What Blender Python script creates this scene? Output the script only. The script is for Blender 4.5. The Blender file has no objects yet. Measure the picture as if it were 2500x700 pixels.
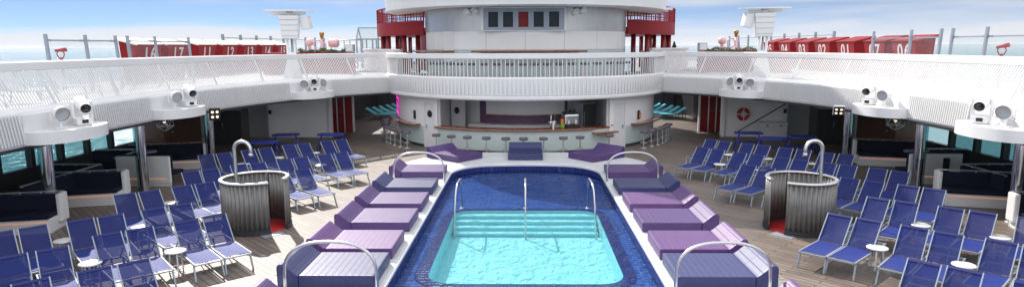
import bpy, bmesh, math, random
from mathutils import Vector, Matrix
random.seed(7)
R = math.radians
S = bpy.context.scene
COL = S.collection

# ------------------------------------------------------------------ materials
def nodes_of(m):
    m.use_nodes = True
    nt = m.node_tree
    return nt, nt.nodes, nt.links, nt.nodes['Principled BSDF']

def mat(name, col, rough=.5, metal=0., var=.08, scale=3., bump=0., bscale=40., spec=.5, coat=0.):
    m = bpy.data.materials.new(name)
    nt, N, L, b = nodes_of(m)
    b.inputs['Roughness'].default_value = rough
    b.inputs['Metallic'].default_value = metal
    b.inputs['Specular IOR Level'].default_value = spec
    b.inputs['Coat Weight'].default_value = coat
    tc = N.new('ShaderNodeTexCoord')
    n = N.new('ShaderNodeTexNoise'); n.inputs['Scale'].default_value = scale; n.inputs['Detail'].default_value = 5
    L.new(tc.outputs['Object'], n.inputs['Vector'])
    r = N.new('ShaderNodeValToRGB')
    r.color_ramp.elements[0].position = .3; r.color_ramp.elements[1].position = .7
    r.color_ramp.elements[0].color = tuple(c*(1-var) for c in col)+(1,)
    r.color_ramp.elements[1].color = tuple(min(1, c*(1+var)) for c in col)+(1,)
    L.new(n.outputs['Fac'], r.inputs['Fac']); L.new(r.outputs['Color'], b.inputs['Base Color'])
    mr = N.new('ShaderNodeMapRange'); mr.inputs['To Min'].default_value = max(0, rough-.06); mr.inputs['To Max'].default_value = min(1, rough+.06)
    L.new(n.outputs['Fac'], mr.inputs['Value']); L.new(mr.outputs['Result'], b.inputs['Roughness'])
    if bump:
        n2 = N.new('ShaderNodeTexNoise'); n2.inputs['Scale'].default_value = bscale
        L.new(tc.outputs['Object'], n2.inputs['Vector'])
        bp = N.new('ShaderNodeBump'); bp.inputs['Strength'].default_value = bump; bp.inputs['Distance'].default_value = .01
        L.new(n2.outputs['Fac'], bp.inputs['Height']); L.new(bp.outputs['Normal'], b.inputs['Normal'])
    return m

def emis(name, col, s):
    m = bpy.data.materials.new(name); nt, N, L, b = nodes_of(m)
    b.inputs['Base Color'].default_value = (*col, 1)
    b.inputs['Emission Color'].default_value = (*col, 1); b.inputs['Emission Strength'].default_value = s
    return m

def fabric_mesh(name, col, open_=.22, trans=.3):
    m = bpy.data.materials.new(name); nt, N, L, b = nodes_of(m)
    out = N['Material Output']
    b.inputs['Roughness'].default_value = .6; b.inputs['Specular IOR Level'].default_value = .3
    tc = N.new('ShaderNodeTexCoord'); n = N.new('ShaderNodeTexNoise'); n.inputs['Scale'].default_value = 6
    L.new(tc.outputs['Object'], n.inputs['Vector'])
    r = N.new('ShaderNodeValToRGB')
    r.color_ramp.elements[0].color = tuple(c*.88 for c in col)+(1,); r.color_ramp.elements[1].color = tuple(c*1.1 for c in col)+(1,)
    L.new(n.outputs['Fac'], r.inputs['Fac']); L.new(r.outputs['Color'], b.inputs['Base Color'])
    tl = N.new('ShaderNodeBsdfTranslucent'); L.new(r.outputs['Color'], tl.inputs['Color'])
    tp = N.new('ShaderNodeBsdfTransparent')
    m1 = N.new('ShaderNodeMixShader'); m1.inputs[0].default_value = trans
    m2 = N.new('ShaderNodeMixShader'); m2.inputs[0].default_value = open_
    L.new(b.outputs[0], m1.inputs[1]); L.new(tl.outputs[0], m1.inputs[2])
    L.new(m1.outputs[0], m2.inputs[1]); L.new(tp.outputs[0], m2.inputs[2])
    L.new(m2.outputs[0], out.inputs['Surface'])
    return m

def quilt(name, col, rough=.45):
    # vinyl with stitched channels running across the bed, spaced along its width
    m = mat(name, col, rough, var=.06, scale=4)
    nt = m.node_tree; N, L = nt.nodes, nt.links; b = N['Principled BSDF']
    tc = N.new('ShaderNodeTexCoord')
    sx = N.new('ShaderNodeSeparateXYZ'); L.new(tc.outputs['Object'], sx.inputs[0])
    def groove(sock, period, width):
        a = N.new('ShaderNodeMath'); a.operation = 'PINGPONG'; a.inputs[1].default_value = period/2
        L.new(sock, a.inputs[0])
        c = N.new('ShaderNodeMapRange'); c.inputs['From Min'].default_value = 0; c.inputs['From Max'].default_value = width
        c.interpolation_type = 'SMOOTHSTEP'
        L.new(a.outputs[0], c.inputs['Value']); return c.outputs['Result']
    g1 = groove(sx.outputs['X'], .13, .008); g2 = groove(sx.outputs['Y'], .80, .008)
    mn = N.new('ShaderNodeMath'); mn.operation = 'MINIMUM'; L.new(g1, mn.inputs[0]); L.new(g2, mn.inputs[1])
    n2 = N.new('ShaderNodeTexNoise'); n2.inputs['Scale'].default_value = 5; L.new(tc.outputs['Object'], n2.inputs['Vector'])
    ad = N.new('ShaderNodeMath'); ad.operation = 'MULTIPLY_ADD'; ad.inputs[1].default_value = .5
    L.new(n2.outputs['Fac'], ad.inputs[0]); L.new(mn.outputs[0], ad.inputs[2])
    bp = N.new('ShaderNodeBump'); bp.inputs['Strength'].default_value = .35; bp.inputs['Distance'].default_value = .015
    b.inputs['Specular IOR Level'].default_value = .6; b.inputs['Coat Weight'].default_value = .3; b.inputs['Coat Roughness'].default_value = .5; b.inputs['Coat IOR'].default_value = 1.6; L.new(bp.outputs['Normal'], b.inputs['Coat Normal'])
    L.new(ad.outputs[0], bp.inputs['Height']); L.new(bp.outputs['Normal'], b.inputs['Normal'])
    return m

def glass(name, tint=(.9, .95, .95), milky=.06, refl=.12):
    m = bpy.data.materials.new(name); nt, N, L, b = nodes_of(m); out = N['Material Output']
    tp = N.new('ShaderNodeBsdfTransparent'); tp.inputs[0].default_value = (*tint, 1)
    gl = N.new('ShaderNodeBsdfGlossy'); gl.inputs['Roughness'].default_value = .03
    b.inputs['Base Color'].default_value = (.8, .82, .85, 1); b.inputs['Roughness'].default_value = .4
    m1 = N.new('ShaderNodeMixShader'); m1.inputs[0].default_value = milky
    L.new(tp.outputs[0], m1.inputs[1]); L.new(b.outputs[0], m1.inputs[2])
    lw = N.new('ShaderNodeLayerWeight'); lw.inputs[0].default_value = .5
    pw = N.new('ShaderNodeMath'); pw.operation = 'POWER'; pw.inputs[1].default_value = 4; L.new(lw.outputs['Facing'], pw.inputs[0])
    fr = N.new('ShaderNodeMath'); fr.operation = 'MULTIPLY_ADD'; fr.inputs[1].default_value = .35; fr.inputs[2].default_value = .03; L.new(pw.outputs[0], fr.inputs[0])
    m2 = N.new('ShaderNodeMixShader'); L.new(fr.outputs[0], m2.inputs[0])
    L.new(m1.outputs[0], m2.inputs[1]); L.new(gl.outputs[0], m2.inputs[2])
    L.new(m2.outputs[0], out.inputs['Surface'])
    return m

def brick(name, c1, c2, mortar, w, h, ms, rot=0., rough=.4, bump=.3, spec=.5, wear=.15, offset=.5, stain=None):
    m = bpy.data.materials.new(name); nt, N, L, b = nodes_of(m)
    tc = N.new('ShaderNodeTexCoord'); mp = N.new('ShaderNodeMapping'); mp.inputs['Rotation'].default_value = (0, 0, rot)
    L.new(tc.outputs['Object'], mp.inputs[0])
    t = N.new('ShaderNodeTexBrick'); t.offset = offset
    t.inputs['Color1'].default_value = (*c1, 1); t.inputs['Color2'].default_value = (*c2, 1); t.inputs['Mortar'].default_value = (*mortar, 1)
    t.inputs['Scale'].default_value = 1; t.inputs['Brick Width'].default_value = w; t.inputs['Row Height'].default_value = h
    t.inputs['Mortar Size'].default_value = ms; t.inputs['Mortar Smooth'].default_value = .2
    L.new(mp.outputs[0], t.inputs['Vector'])
    n = N.new('ShaderNodeTexNoise'); n.inputs['Scale'].default_value = 1.1; n.inputs['Detail'].default_value = 8; n.inputs['Roughness'].default_value = .65
    L.new(tc.outputs['Object'], n.inputs['Vector'])
    mx = N.new('ShaderNodeMix'); mx.data_type = 'RGBA'; mx.blend_type = 'MULTIPLY'; mx.inputs[0].default_value = 1
    rr = N.new('ShaderNodeValToRGB'); rr.color_ramp.elements[0].position = .3; rr.color_ramp.elements[1].position = .7
    rr.color_ramp.elements[0].color = (1-wear*2,)*3+(1,); rr.color_ramp.elements[1].color = (1, 1, 1, 1)
    L.new(n.outputs['Fac'], rr.inputs[0])
    L.new(t.outputs['Color'], mx.inputs['A']); L.new(rr.outputs[0], mx.inputs['B'])
    L.new(mx.outputs['Result'], b.inputs['Base Color'])
    mr = N.new('ShaderNodeMapRange'); mr.inputs['To Min'].default_value = rough-.1; mr.inputs['To Max'].default_value = rough+.1
    L.new(n.outputs['Fac'], mr.inputs['Value']); L.new(mr.outputs['Result'], b.inputs['Roughness'])
    b.inputs['Specular IOR Level'].default_value = spec
    bp = N.new('ShaderNodeBump'); bp.inputs['Strength'].default_value = bump; bp.inputs['Distance'].default_value = .006; bp.invert = True
    L.new(t.outputs['Fac'], bp.inputs['Height']); L.new(bp.outputs['Normal'], b.inputs['Normal'])
    return m

def water_mat(name, tint, scale, strength, detail=3, rough=.04, ior=1.33):
    m = bpy.data.materials.new(name); nt, N, L, b = nodes_of(m); out = N['Material Output']
    tc = N.new('ShaderNodeTexCoord'); mp = N.new('ShaderNodeMapping'); mp.inputs['Scale'].default_value = (1, .7, 1)
    L.new(tc.outputs['Object'], mp.inputs[0])
    n = N.new('ShaderNodeTexNoise'); n.inputs['Scale'].default_value = scale; n.inputs['Detail'].default_value = detail
    n.inputs['Distortion'].default_value = .6
    L.new(mp.outputs[0], n.inputs['Vector'])
    bp = N.new('ShaderNodeBump'); bp.inputs['Strength'].default_value = strength; bp.inputs['Distance'].default_value = .1
    L.new(n.outputs['Fac'], bp.inputs['Height'])
    tp = N.new('ShaderNodeBsdfTransparent'); tp.inputs[0].default_value = (*tint, 1)
    gl = N.new('ShaderNodeBsdfGlossy'); gl.inputs['Roughness'].default_value = rough
    L.new(bp.outputs[0], gl.inputs['Normal'])
    fr = N.new('ShaderNodeFresnel'); fr.inputs[0].default_value = ior; L.new(bp.outputs[0], fr.inputs['Normal'])
    mx = N.new('ShaderNodeMixShader'); L.new(fr.outputs[0], mx.inputs[0]); L.new(tp.outputs[0], mx.inputs[1]); L.new(gl.outputs[0], mx.inputs[2])
    L.new(mx.outputs[0], out.inputs['Surface'])
    return m

def sea_mat():
    m = bpy.data.materials.new('sea_water'); nt, N, L, b = nodes_of(m)
    b.inputs['Base Color'].default_value = (.075, .20, .205, 1); b.inputs['Roughness'].default_value = .16
    b.inputs['IOR'].default_value = 1.33
    tc = N.new('ShaderNodeTexCoord')
    n = N.new('ShaderNodeTexNoise'); n.inputs['Scale'].default_value = .35; n.inputs['Detail'].default_value = 6
    L.new(tc.outputs['Object'], n.inputs['Vector'])
    bp = N.new('ShaderNodeBump'); bp.inputs['Strength'].default_value = 1.; bp.inputs['Distance'].default_value = 1.2
    L.new(n.outputs['Fac'], bp.inputs['Height']); L.new(bp.outputs[0], b.inputs['Normal'])
    return m

M = dict(
    white=mat('white_paint', (.76, .76, .76), .38, var=.03, scale=1.2, spec=.5),
    white2=mat('white_panel', (.72, .72, .73), .45, var=.05, scale=.8),
    wall=mat('white_wall_paint', (.82, .82, .83), .5, var=.05, scale=.7),
    greenish=mat('pale_green_panel', (.52, .60, .58), .45, var=.04, scale=1),
    grey=mat('grey_metal', (.30, .34, .40), .45, .3, var=.05),
    frame=mat('lounger_metal', (.32, .37, .43), .38, .25, var=.04),
    dark=mat('dark_metal', (.035, .037, .042), .4, .2),
    black=mat('black_plastic', (.012, .012, .013), .45),
    cabinet=mat('dark_cabinet', (.03, .03, .033), .4),
    steel=mat('brushed_steel', (.62, .62, .63), .30, 1., var=.05, scale=8),
    chrome=mat('chrome_column', (.66, .66, .68), .10, 1., var=.03),
    clad=mat('steel_cladding', (.42, .43, .45), .32, .75, var=.12, scale=.8),
    gun=mat('corrugated_steel', (.20, .195, .19), .45, .35, var=.12, scale=5),
    wood=mat('varnished_wood', (.23, .065, .022), .28, var=.25, scale=6, coat=.5),
    door_wood=mat('brown_veneer', (.10, .045, .028), .4, var=.3, scale=4),
    purple_wall=mat('purple_panel', (.13, .06, .135), .5, var=.1),
    red=mat('red_paint', (.24, .006, .012), .55, var=.08, scale=1.5, spec=.25),
    darkred=mat('dark_red_paint', (.22, .008, .014), .35, var=.08),
    redmat=mat('red_rubber', (.40, .012, .012), .6, var=.1),
    cream=mat('cream_canvas', (.74, .70, .62), .7, var=.05),
    navycush=mat('navy_upholstery', (.004, .007, .026), .7, var=.15, bump=.2, spec=.25),
    stool=mat('grey_purple_vinyl', (.12, .10, .13), .35, var=.1),
    neon=emis('pink_neon', (1., .03, .62), .9),
    strip=emis('orange_led_strip', (1., .42, .22), .22),
    ledlamp=emis('floodlight_led', (1., .85, .62), .8),
    lens=mat('lens_glass', (.02, .022, .028), .08),
    grille=mat('lamp_reflector', (.55, .56, .57), .3, .6),
    digit=mat('white_lettering', (.60, .56, .57), .5, var=.02),
    pink=mat('pink_enamel', (.72, .46, .48), .4, var=.06),
    gold=mat('brass_cap', (.45, .26, .06), .35, .6),
    leaf=mat('hedge_leaf', (.075, .10, .03), .6, var=.5, scale=9),
    darkleaf=mat('conifer_leaf', (.01, .018, .012), .7, var=.4),
    orange=mat('orange_plastic', (.75, .22, .02), .4),
    lime=mat('lime_green_skin', (.20, .32, .03), .4),
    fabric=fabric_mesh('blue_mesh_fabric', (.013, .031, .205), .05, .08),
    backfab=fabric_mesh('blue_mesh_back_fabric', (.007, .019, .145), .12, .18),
    hem=mat('blue_hem', (.008, .016, .14), .6),
    turq=fabric_mesh('turquoise_fabric', (.08, .70, .84), .04, .2),
    whitefab=fabric_mesh('white_mesh_fabric', (.72, .72, .74), .1, .2),
    bluetable=mat('blue_table_paint', (.02, .035, .26), .4),
    navybed=quilt('navy_vinyl', (.012, .019, .105), .45),
    slatebed=quilt('slate_blue_vinyl', (.018, .027, .125), .45),
    purplebed=quilt('purple_vinyl', (.060, .022, .135), .45),
    violetbed=quilt('violet_vinyl', (.098, .034, .16), .45),
    glass=glass('clear_glass'),
    glassdark=glass('tinted_window', (.50, .66, .68), .03),
    winpane=mat('dark_window_glass', (.012, .022, .035), .25, spec=.2),
    winred=mat('red_reflection_glass', (.22, .006, .010), .3, spec=.2),  # red reflection in the middle tower pane, put into its colour
    deck=brick('teak_deck', (.245, .195, .16), (.165, .130, .106), (.045, .036, .032), 1.5, .16, .013, R(45), .50, .3, .6, .16),
    tile=brick('navy_pool_tile', (.012, .060, .29), (.020, .088, .38), (.11, .20, .42), .34, .17, .010, R(0), .25, .2, .5, .06),
    band=brick('dark_navy_tile', (.010, .020, .13), (.012, .028, .17), (.03, .06, .22), .15, .15, .008, 0, .25, .3, .5, .1),
    basin=brick('turquoise_pool_tile', (.25, .66, .72), (.28, .69, .75), (.33, .71, .77), .25, .25, .006, 0, .4, .05, .3, .05),
    coping=mat('pale_stone_coping', (.62, .63, .64), .4, var=.08, scale=2),
    grate=mat('slotted_grate', (.30, .26, .22), .5),
    water=water_mat('pool_water_surface', (.90, .98, .99), 5.2, .34, ior=1.25),
    sea=sea_mat(),
    updeck=mat('upper_deck_coating', (.40, .40, .40), .6, var=.15, scale=.6),
    soffit=mat('white_soffit', (.5, .5, .51), .6),
    screen=mat('slate_glazing', (.07, .085, .10), .35),
    drum=mat('drum_paint', (.82, .82, .82), .42, var=.04, scale=.7),
    blind=mat('roller_shutter', (.28, .29, .30), .45, .2, var=.05),
)

def panel_joints(m, deg, cy):
    nt = m.node_tree; N, L = nt.nodes, nt.links; b = N['Principled BSDF']
    tc = N.new('ShaderNodeTexCoord'); sp = N.new('ShaderNodeSeparateXYZ'); L.new(tc.outputs['Object'], sp.inputs[0])
    s = N.new('ShaderNodeMath'); s.operation = 'SUBTRACT'; s.inputs[1].default_value = cy; L.new(sp.outputs['Y'], s.inputs[0])
    a = N.new('ShaderNodeMath'); a.operation = 'ARCTAN2'; L.new(sp.outputs['X'], a.inputs[0]); L.new(s.outputs[0], a.inputs[1])
    p = N.new('ShaderNodeMath'); p.operation = 'PINGPONG'; p.inputs[1].default_value = R(deg)/2; L.new(a.outputs[0], p.inputs[0])
    r = N.new('ShaderNodeMapRange'); r.inputs['From Max'].default_value = .003; L.new(p.outputs[0], r.inputs['Value'])
    old = b.inputs['Base Color'].links[0].from_socket
    mx = N.new('ShaderNodeMix'); mx.data_type = 'RGBA'; mx.inputs['A'].default_value = (.28, .28, .29, 1)
    L.new(r.outputs['Result'], mx.inputs[0]); L.new(old, mx.inputs['B']); L.new(mx.outputs['Result'], b.inputs['Base Color'])
panel_joints(M['drum'], 20, 35.); panel_joints(M['clad'], 9, 35.)

# ------------------------------------------------------------------ mesh helpers
class MB:
    def __init__(s): s.bm = bmesh.new()
    def box(s, c, d, rot=None, bev=0.):
        b = bmesh.new(); bmesh.ops.create_cube(b, size=1)
        bmesh.ops.scale(b, vec=d, verts=b.verts)
        if bev: bmesh.ops.bevel(b, geom=b.edges[:], offset=bev, segments=2, affect='EDGES', profile=.6)
        if rot is not None: bmesh.ops.rotate(b, cent=(0, 0, 0), matrix=rot, verts=b.verts)
        bmesh.ops.translate(b, vec=c, verts=b.verts); s.join(b); return s
    def join(s, b):
        me = bpy.data.meshes.new('tmp'); b.to_mesh(me); b.free(); s.bm.from_mesh(me); bpy.data.meshes.remove(me)
    def bar(s, p, q, w, h, up=(0, 0, 1)):
        p, q = Vector(p), Vector(q); d = (q-p); l = d.length; d.normalize()
        u = Vector(up)
        if abs(d.dot(u)) > .98: u = Vector((0, 1, 0))
        x = d.cross(u).normalized(); y = x.cross(d).normalized()
        vs = []
        for e in (p, q):
            for a, b in ((-1, -1), (1, -1), (1, 1), (-1, 1)):
                vs.append(s.bm.verts.new(e+x*a*w/2+y*b*h/2))
        F = s.bm.faces.new
        F(vs[0:4][::-1]); F(vs[4:8])
        for i in range(4): F((vs[i], vs[(i+1) % 4], vs[4+(i+1) % 4], vs[4+i]))
        return s
    def tube(s, pts, r, n=8, closed=False, cap=True):
        pts = [Vector(p) for p in pts]; rings = []; N = len(pts); prev = None
        for i, p in enumerate(pts):
            if closed: t = pts[(i+1) % N]-pts[i-1]
            else: t = pts[min(i+1, N-1)]-pts[max(i-1, 0)]
            t.normalize()
            if prev is None:
                u = t.cross(Vector((0, 0, 1)))
                if u.length < .05: u = t.cross(Vector((0, 1, 0)))
            else: u = prev-t*prev.dot(t)
            u.normalize(); v = t.cross(u); prev = u
            rr = r[i] if isinstance(r, (list, tuple)) else r
            rings.append([s.bm.verts.new(p+(u*math.cos(a)+v*math.sin(a))*rr) for a in [2*math.pi*k/n for k in range(n)]])
        m = N if closed else N-1
        for i in range(m):
            a, b = rings[i], rings[(i+1) % N]
            for k in range(n): s.bm.faces.new((a[k], a[(k+1) % n], b[(k+1) % n], b[k])).smooth = True
        if not closed and cap:
            s.bm.faces.new(rings[0][::-1]); s.bm.faces.new(rings[-1])
        return s
    def lathe(s, prof, c=(0, 0, 0), n=24, a0=0., a1=360., mtx=None, smooth=True):
        full = abs(a1-a0) >= 359.9; k = n if full else n+1; rings = []
        for i in range(k):
            a = R(a0+(a1-a0)*i/n); ca, sa = math.cos(a), math.sin(a); row = []
            for r, z in prof:
                v = Vector((r*ca, r*sa, z))
                if mtx is not None: v = mtx @ v
                row.append(s.bm.verts.new(v+Vector(c)))
            rings.append(row)
        for i in range(n):
            a, b = rings[i], rings[(i+1) % k]
            for j in range(len(prof)-1):
                try: s.bm.faces.new((a[j], b[j], b[j+1], a[j+1])).smooth = smooth
                except ValueError: pass
        return s
    def prism(s, poly, z0, z1, mtx=None):
        f = lambda x, y, z: (mtx @ Vector((x, y, z)) if mtx is not None else Vector((x, y, z)))
        lo = [s.bm.verts.new(f(x, y, z0)) for x, y in poly]; hi = [s.bm.verts.new(f(x, y, z1)) for x, y in poly]
        n = len(poly)
        s.bm.faces.new(lo[::-1]); s.bm.faces.new(hi)
        for i in range(n): s.bm.faces.new((lo[i], lo[(i+1) % n], hi[(i+1) % n], hi[i]))
        return s
    def sweep(s, path, nrm, prof, closed=True, smooth=True, caps=True):
        # path: plan points, nrm: plan normals, prof: (offset along normal, z)
        rows = [[s.bm.verts.new((p[0]+n[0]*o, p[1]+n[1]*o, z)) for o, z in prof] for p, n in zip(path, nrm)]
        k = len(prof); m = k if closed else k-1
        for a, b in zip(rows[:-1], rows[1:]):
            for j in range(m):
                s.bm.faces.new((a[j], b[j], b[(j+1) % k], a[(j+1) % k])).smooth = False
        if closed and caps: s.bm.faces.new(rows[0]); s.bm.faces.new(rows[-1][::-1])
        return s
    def strip(s, la, lb):
        A = [s.bm.verts.new(p) for p in la]; B = [s.bm.verts.new(p) for p in lb]
        for i in range(len(A)-1): s.bm.faces.new((A[i], A[i+1], B[i+1], B[i]))
        return s
    def quad(s, *p): s.bm.faces.new([s.bm.verts.new(v) for v in p]); return s
    def ico(s, c, r, sub=2, sc=(1, 1, 1)):
        b = bmesh.new(); bmesh.ops.create_icosphere(b, subdivisions=sub, radius=r)
        bmesh.ops.scale(b, vec=sc, verts=b.verts); bmesh.ops.translate(b, vec=c, verts=b.verts)
        for f in b.faces: f.smooth = True
        s.join(b); return s
    def build(s, name, m, parent=None, mirror=False, weld=False, loc=None, rot=None, up=False):
        if mirror:
            for v in s.bm.verts: v.co.x = -v.co.x
            bmesh.ops.reverse_faces(s.bm, faces=s.bm.faces[:])
        if weld: bmesh.ops.remove_doubles(s.bm, verts=s.bm.verts[:], dist=.0005)
        bmesh.ops.recalc_face_normals(s.bm, faces=s.bm.faces[:])
        if up:
            for f in s.bm.faces:
                if f.normal.z < 0: f.normal_flip()
        me = bpy.data.meshes.new(name); s.bm.to_mesh(me); s.bm.free()
        me.materials.append(m if not isinstance(m, str) else M[m])
        o = bpy.data.objects.new(name, me); COL.objects.link(o)
        if parent: o.parent = parent
        if loc is not None: o.location = loc
        if rot is not None: o.rotation_euler = rot
        return o

def tag(o, label=None, cat=None, group=None, kind=None):
    if label: o['label'] = label
    if cat: o['category'] = cat
    if group: o['group'] = group
    if kind: o['kind'] = kind
    return o
def thing(name, label, cat, loc=(0, 0, 0), rz=0., group=None):
    o = bpy.data.objects.new(name, None); COL.objects.link(o); o.empty_display_size = .1
    o.location = loc; o.rotation_euler = (0, 0, rz)
    return tag(o, label, cat, group)
KIDS = {}
def kids(o): return [c for c in COL.objects if c.parent == o]
def copy_tree(o, loc, rz, label=None, tree=None, group=None, swap=None):
    tree = tree or [(c, kids(c)) for c in kids(o)]
    r = o.copy(); COL.objects.link(r); r.location = loc; r.rotation_euler = (0, 0, rz)
    if label: r['label'] = label
    if group: r['group'] = group
    for c, gs in tree:
        d = c.copy(); COL.objects.link(d); d.parent = r
        if swap and c.data and c.data.materials[0].name in swap:
            d.data = swap[c.data.materials[0].name](c.data)
        for g in gs:
            e = g.copy(); COL.objects.link(e); e.parent = d
    return r
class Proto:
    def __init__(s, root): s.root = root; s.tree = [(c, kids(c)) for c in kids(root)]; s.used = False
    def put(s, loc, rz, label, group=None, swap=None):
        if not s.used:
            s.used = True; o = s.root; o.location = loc; o.rotation_euler = (0, 0, rz); o['label'] = label
            if group: o['group'] = group
            return o
        return copy_tree(s.root, loc, rz, label, s.tree, group, swap)
def reskin(mat_name, cache={}):
    def f(me):
        k = (me.name, mat_name)
        if k not in cache:
            c = me.copy(); c.materials.clear(); c.materials.append(M[mat_name]); cache[k] = c
        return cache[k]
    return f
ORD = ['first', 'second', 'third', 'fourth', 'fifth', 'sixth', 'seventh', 'eighth', 'ninth', 'tenth', 'eleventh', 'twelfth', 'thirteenth', 'fourteenth', 'fifteenth', 'sixteenth', 'seventeenth', 'eighteenth', 'nineteenth', 'twentieth']
def rotm(ax, deg): return Matrix.Rotation(R(deg), 3, ax)

# tower centre
TY = 35.
def tp(phi, r, z=0.):
    a = R(phi); return (r*math.sin(a), TY-r*math.cos(a), z)
def arc(r, p0, p1, n, cy=TY):
    pts, nr = [], []
    for i in range(n+1):
        a = R(p0+(p1-p0)*i/n); pts.append((r*math.sin(a), cy-r*math.cos(a))); nr.append((math.sin(a), -math.cos(a)))
    return pts, nr
def ring_wall(mb, r, p0, p1, z0, z1, th=.1, n=None, cy=TY):
    n = n or max(2, int(abs(p1-p0)/3)); p, q = arc(r, p0, p1, n, cy)
    mb.sweep(p, q, [(0, z0), (0, z1), (-th, z1), (-th, z0)]); return mb

# ------------------------------------------------------------------ setting
mb = MB(); mb.quad((-19, -4, 0), (19, -4, 0), (19, 62, 0), (-19, 62, 0))
# hole for the pool is cut by building the deck from strips instead
mb.bm.free()
mb = MB()
for x0, x1, y0, y1 in ((-19, -3.4, -4, 62), (3.4, 19, -4, 62), (-3.4, 3.4, 25.4, 62)):
    mb.quad((x0, y0, 0), (x1, y0, 0), (x1, y1, 0), (x0, y1, 0))
tag(mb.build('deck', 'deck', weld=True, up=True), kind='structure')
mb = MB()
mb.quad((-30000, -30000, -24), (30000, -30000, -24), (30000, 30000, -24), (-30000, 30000, -24))
tag(mb.build('sea', 'sea', up=True), kind='structure')

# pool outline -------------------------------------------------------
def pool_path(hw, far, cr, bow, near, n=12):
    P = [(-hw, near+(far-cr-near)*i/10) for i in range(10)]
    for i in range(n+1):
        a = math.pi-math.pi/2*i/n; P.append((-hw+cr+cr*math.cos(a), far-cr+cr*math.sin(a)))
    m = 10
    x0 = hw-cr
    Q = [(-x0+2*x0*i/m, far) for i in range(1, m)]
    P += Q
    for i in range(n+1):
        a = math.pi/2-math.pi/2*i/n; P.append((hw-cr+cr*math.cos(a), far-cr+cr*math.sin(a)))
    P += [(hw, far-cr-(far-cr-near)*i/10) for i in range(1, 11)]
    return [(x, y+(bow*(1-(x/hw)**2) if y > far-cr-.01 else 0)) for x, y in P]
IN = pool_path(2.74, 23.95, 1.25, .45, 4.)
OUT = pool_path(5.05, 26.7, 3.2, .45, 4.)
E3 = lambda P, z: [(x, y, z) for x, y in P]
INo = pool_path(2.82, 24.03, 1.3, .45, 4.)
mb = MB(); mb.strip(E3(INo, .20), E3(OUT, .20)); mb.strip(E3(OUT, .20), E3(OUT, -.01))
mb.strip(E3(INo, .20), E3(IN, .17)); mb.strip(E3(IN, .17), E3(IN, .11))
tag(mb.build('pool_surround', 'coping', weld=True), kind='structure')
mb = MB(); mb.strip(E3(IN, .11), E3(pool_path(2.76, 23.98, 1.25, .45, 4.), -.4))
tag(mb.build('pool_wall', 'band'), kind='structure')
ix, iy0, iy1, icr = 2.13, 12.62, 18.55, .55
def rrect(hx, y0, y1, cr, n=6):
    P = []
    for cx, cy, a0 in ((hx-cr, y1-cr, 0), (-hx+cr, y1-cr, 90), (-hx+cr, y0+cr, 180), (hx-cr, y0+cr, 270)):
        for i in range(n+1):
            a = R(a0+90*i/n); P.append((cx+cr*math.cos(a), cy+cr*math.sin(a)))
    return P
def bm_ring(mb, P, Q, z, zq=None):
    zq = z if zq is None else zq
    mb.strip(E3(P+[P[0]], z), E3(Q+[Q[0]], zq))
Ia = rrect(ix, iy0, iy1, icr); Ib = rrect(ix+.28, iy0-.28, iy1+.28, icr+.28); Ic = rrect(ix+.31, iy0-.31, iy1+.31, icr+.31)
sh = MB()
hx_, ya_, yb_ = ix+.31, iy0-.31, iy1+.31
for x0, x1, y0, y1 in ((-2.9, -hx_, 4, 25), (hx_, 2.9, 4, 25), (-hx_, hx_, 4, ya_), (-hx_, hx_, yb_, 25)):
    sh.quad((x0, y0, -.17), (x1, y0, -.17), (x1, y1, -.17), (x0, y1, -.17))
for k, (cx_, cy_) in enumerate(((hx_, yb_), (-hx_, yb_), (-hx_, ya_), (hx_, ya_))):
    sh.bm.faces.new([sh.bm.verts.new((x, y, -.17)) for x, y in [(cx_, cy_)]+Ic[k*7:k*7+7]])
tag(sh.build('pool_shelf', 'tile'), kind='structure')
mb = MB(); bm_ring(mb, Ia, Ib, -.145); bm_ring(mb, Ib, Ic, -.145, -.17)
tag(mb.build('pool_border', 'band'), kind='structure')
mb = MB(); bm_ring(mb, Ia, Ia, -.145, -.62)
mb.bm.faces.new([mb.bm.verts.new((x, y, -.62)) for x, y in Ia])
for k in range(4):                                      # steps down from the far edge
    d = .30+.27*(3-k); mb.box((0, iy1-d/2-.01, -.62+(.10*(k+1))/2), (2*ix-.06, d, .10*(k+1)), bev=.035)
tag(mb.build('pool_basin', 'basin'), kind='structure')
mb = MB(); W = pool_path(2.75, 23.97, 1.25, .45, 4.)
mb.bm.faces.new([mb.bm.verts.new((x, y, -.075)) for x, y in W])
tag(mb.build('pool_water', 'water', up=True), kind='structure')

# drain grates along both sides of the surround
for sx in (-1, 1):
    mb = MB(); mb.box((sx*5.2, 14.5, .004), (.34, 19, .012))
    for k in range(120): mb.box((sx*5.2, 5.2+k*.156, .014), (.30, .06, .012))
    tag(mb.build('drain_grate', 'grate'), 'long slotted drain grate in the deck %s of the pool surround' % ('left' if sx < 0 else 'right'), 'drain grate', 'deck drain grates')

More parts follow.
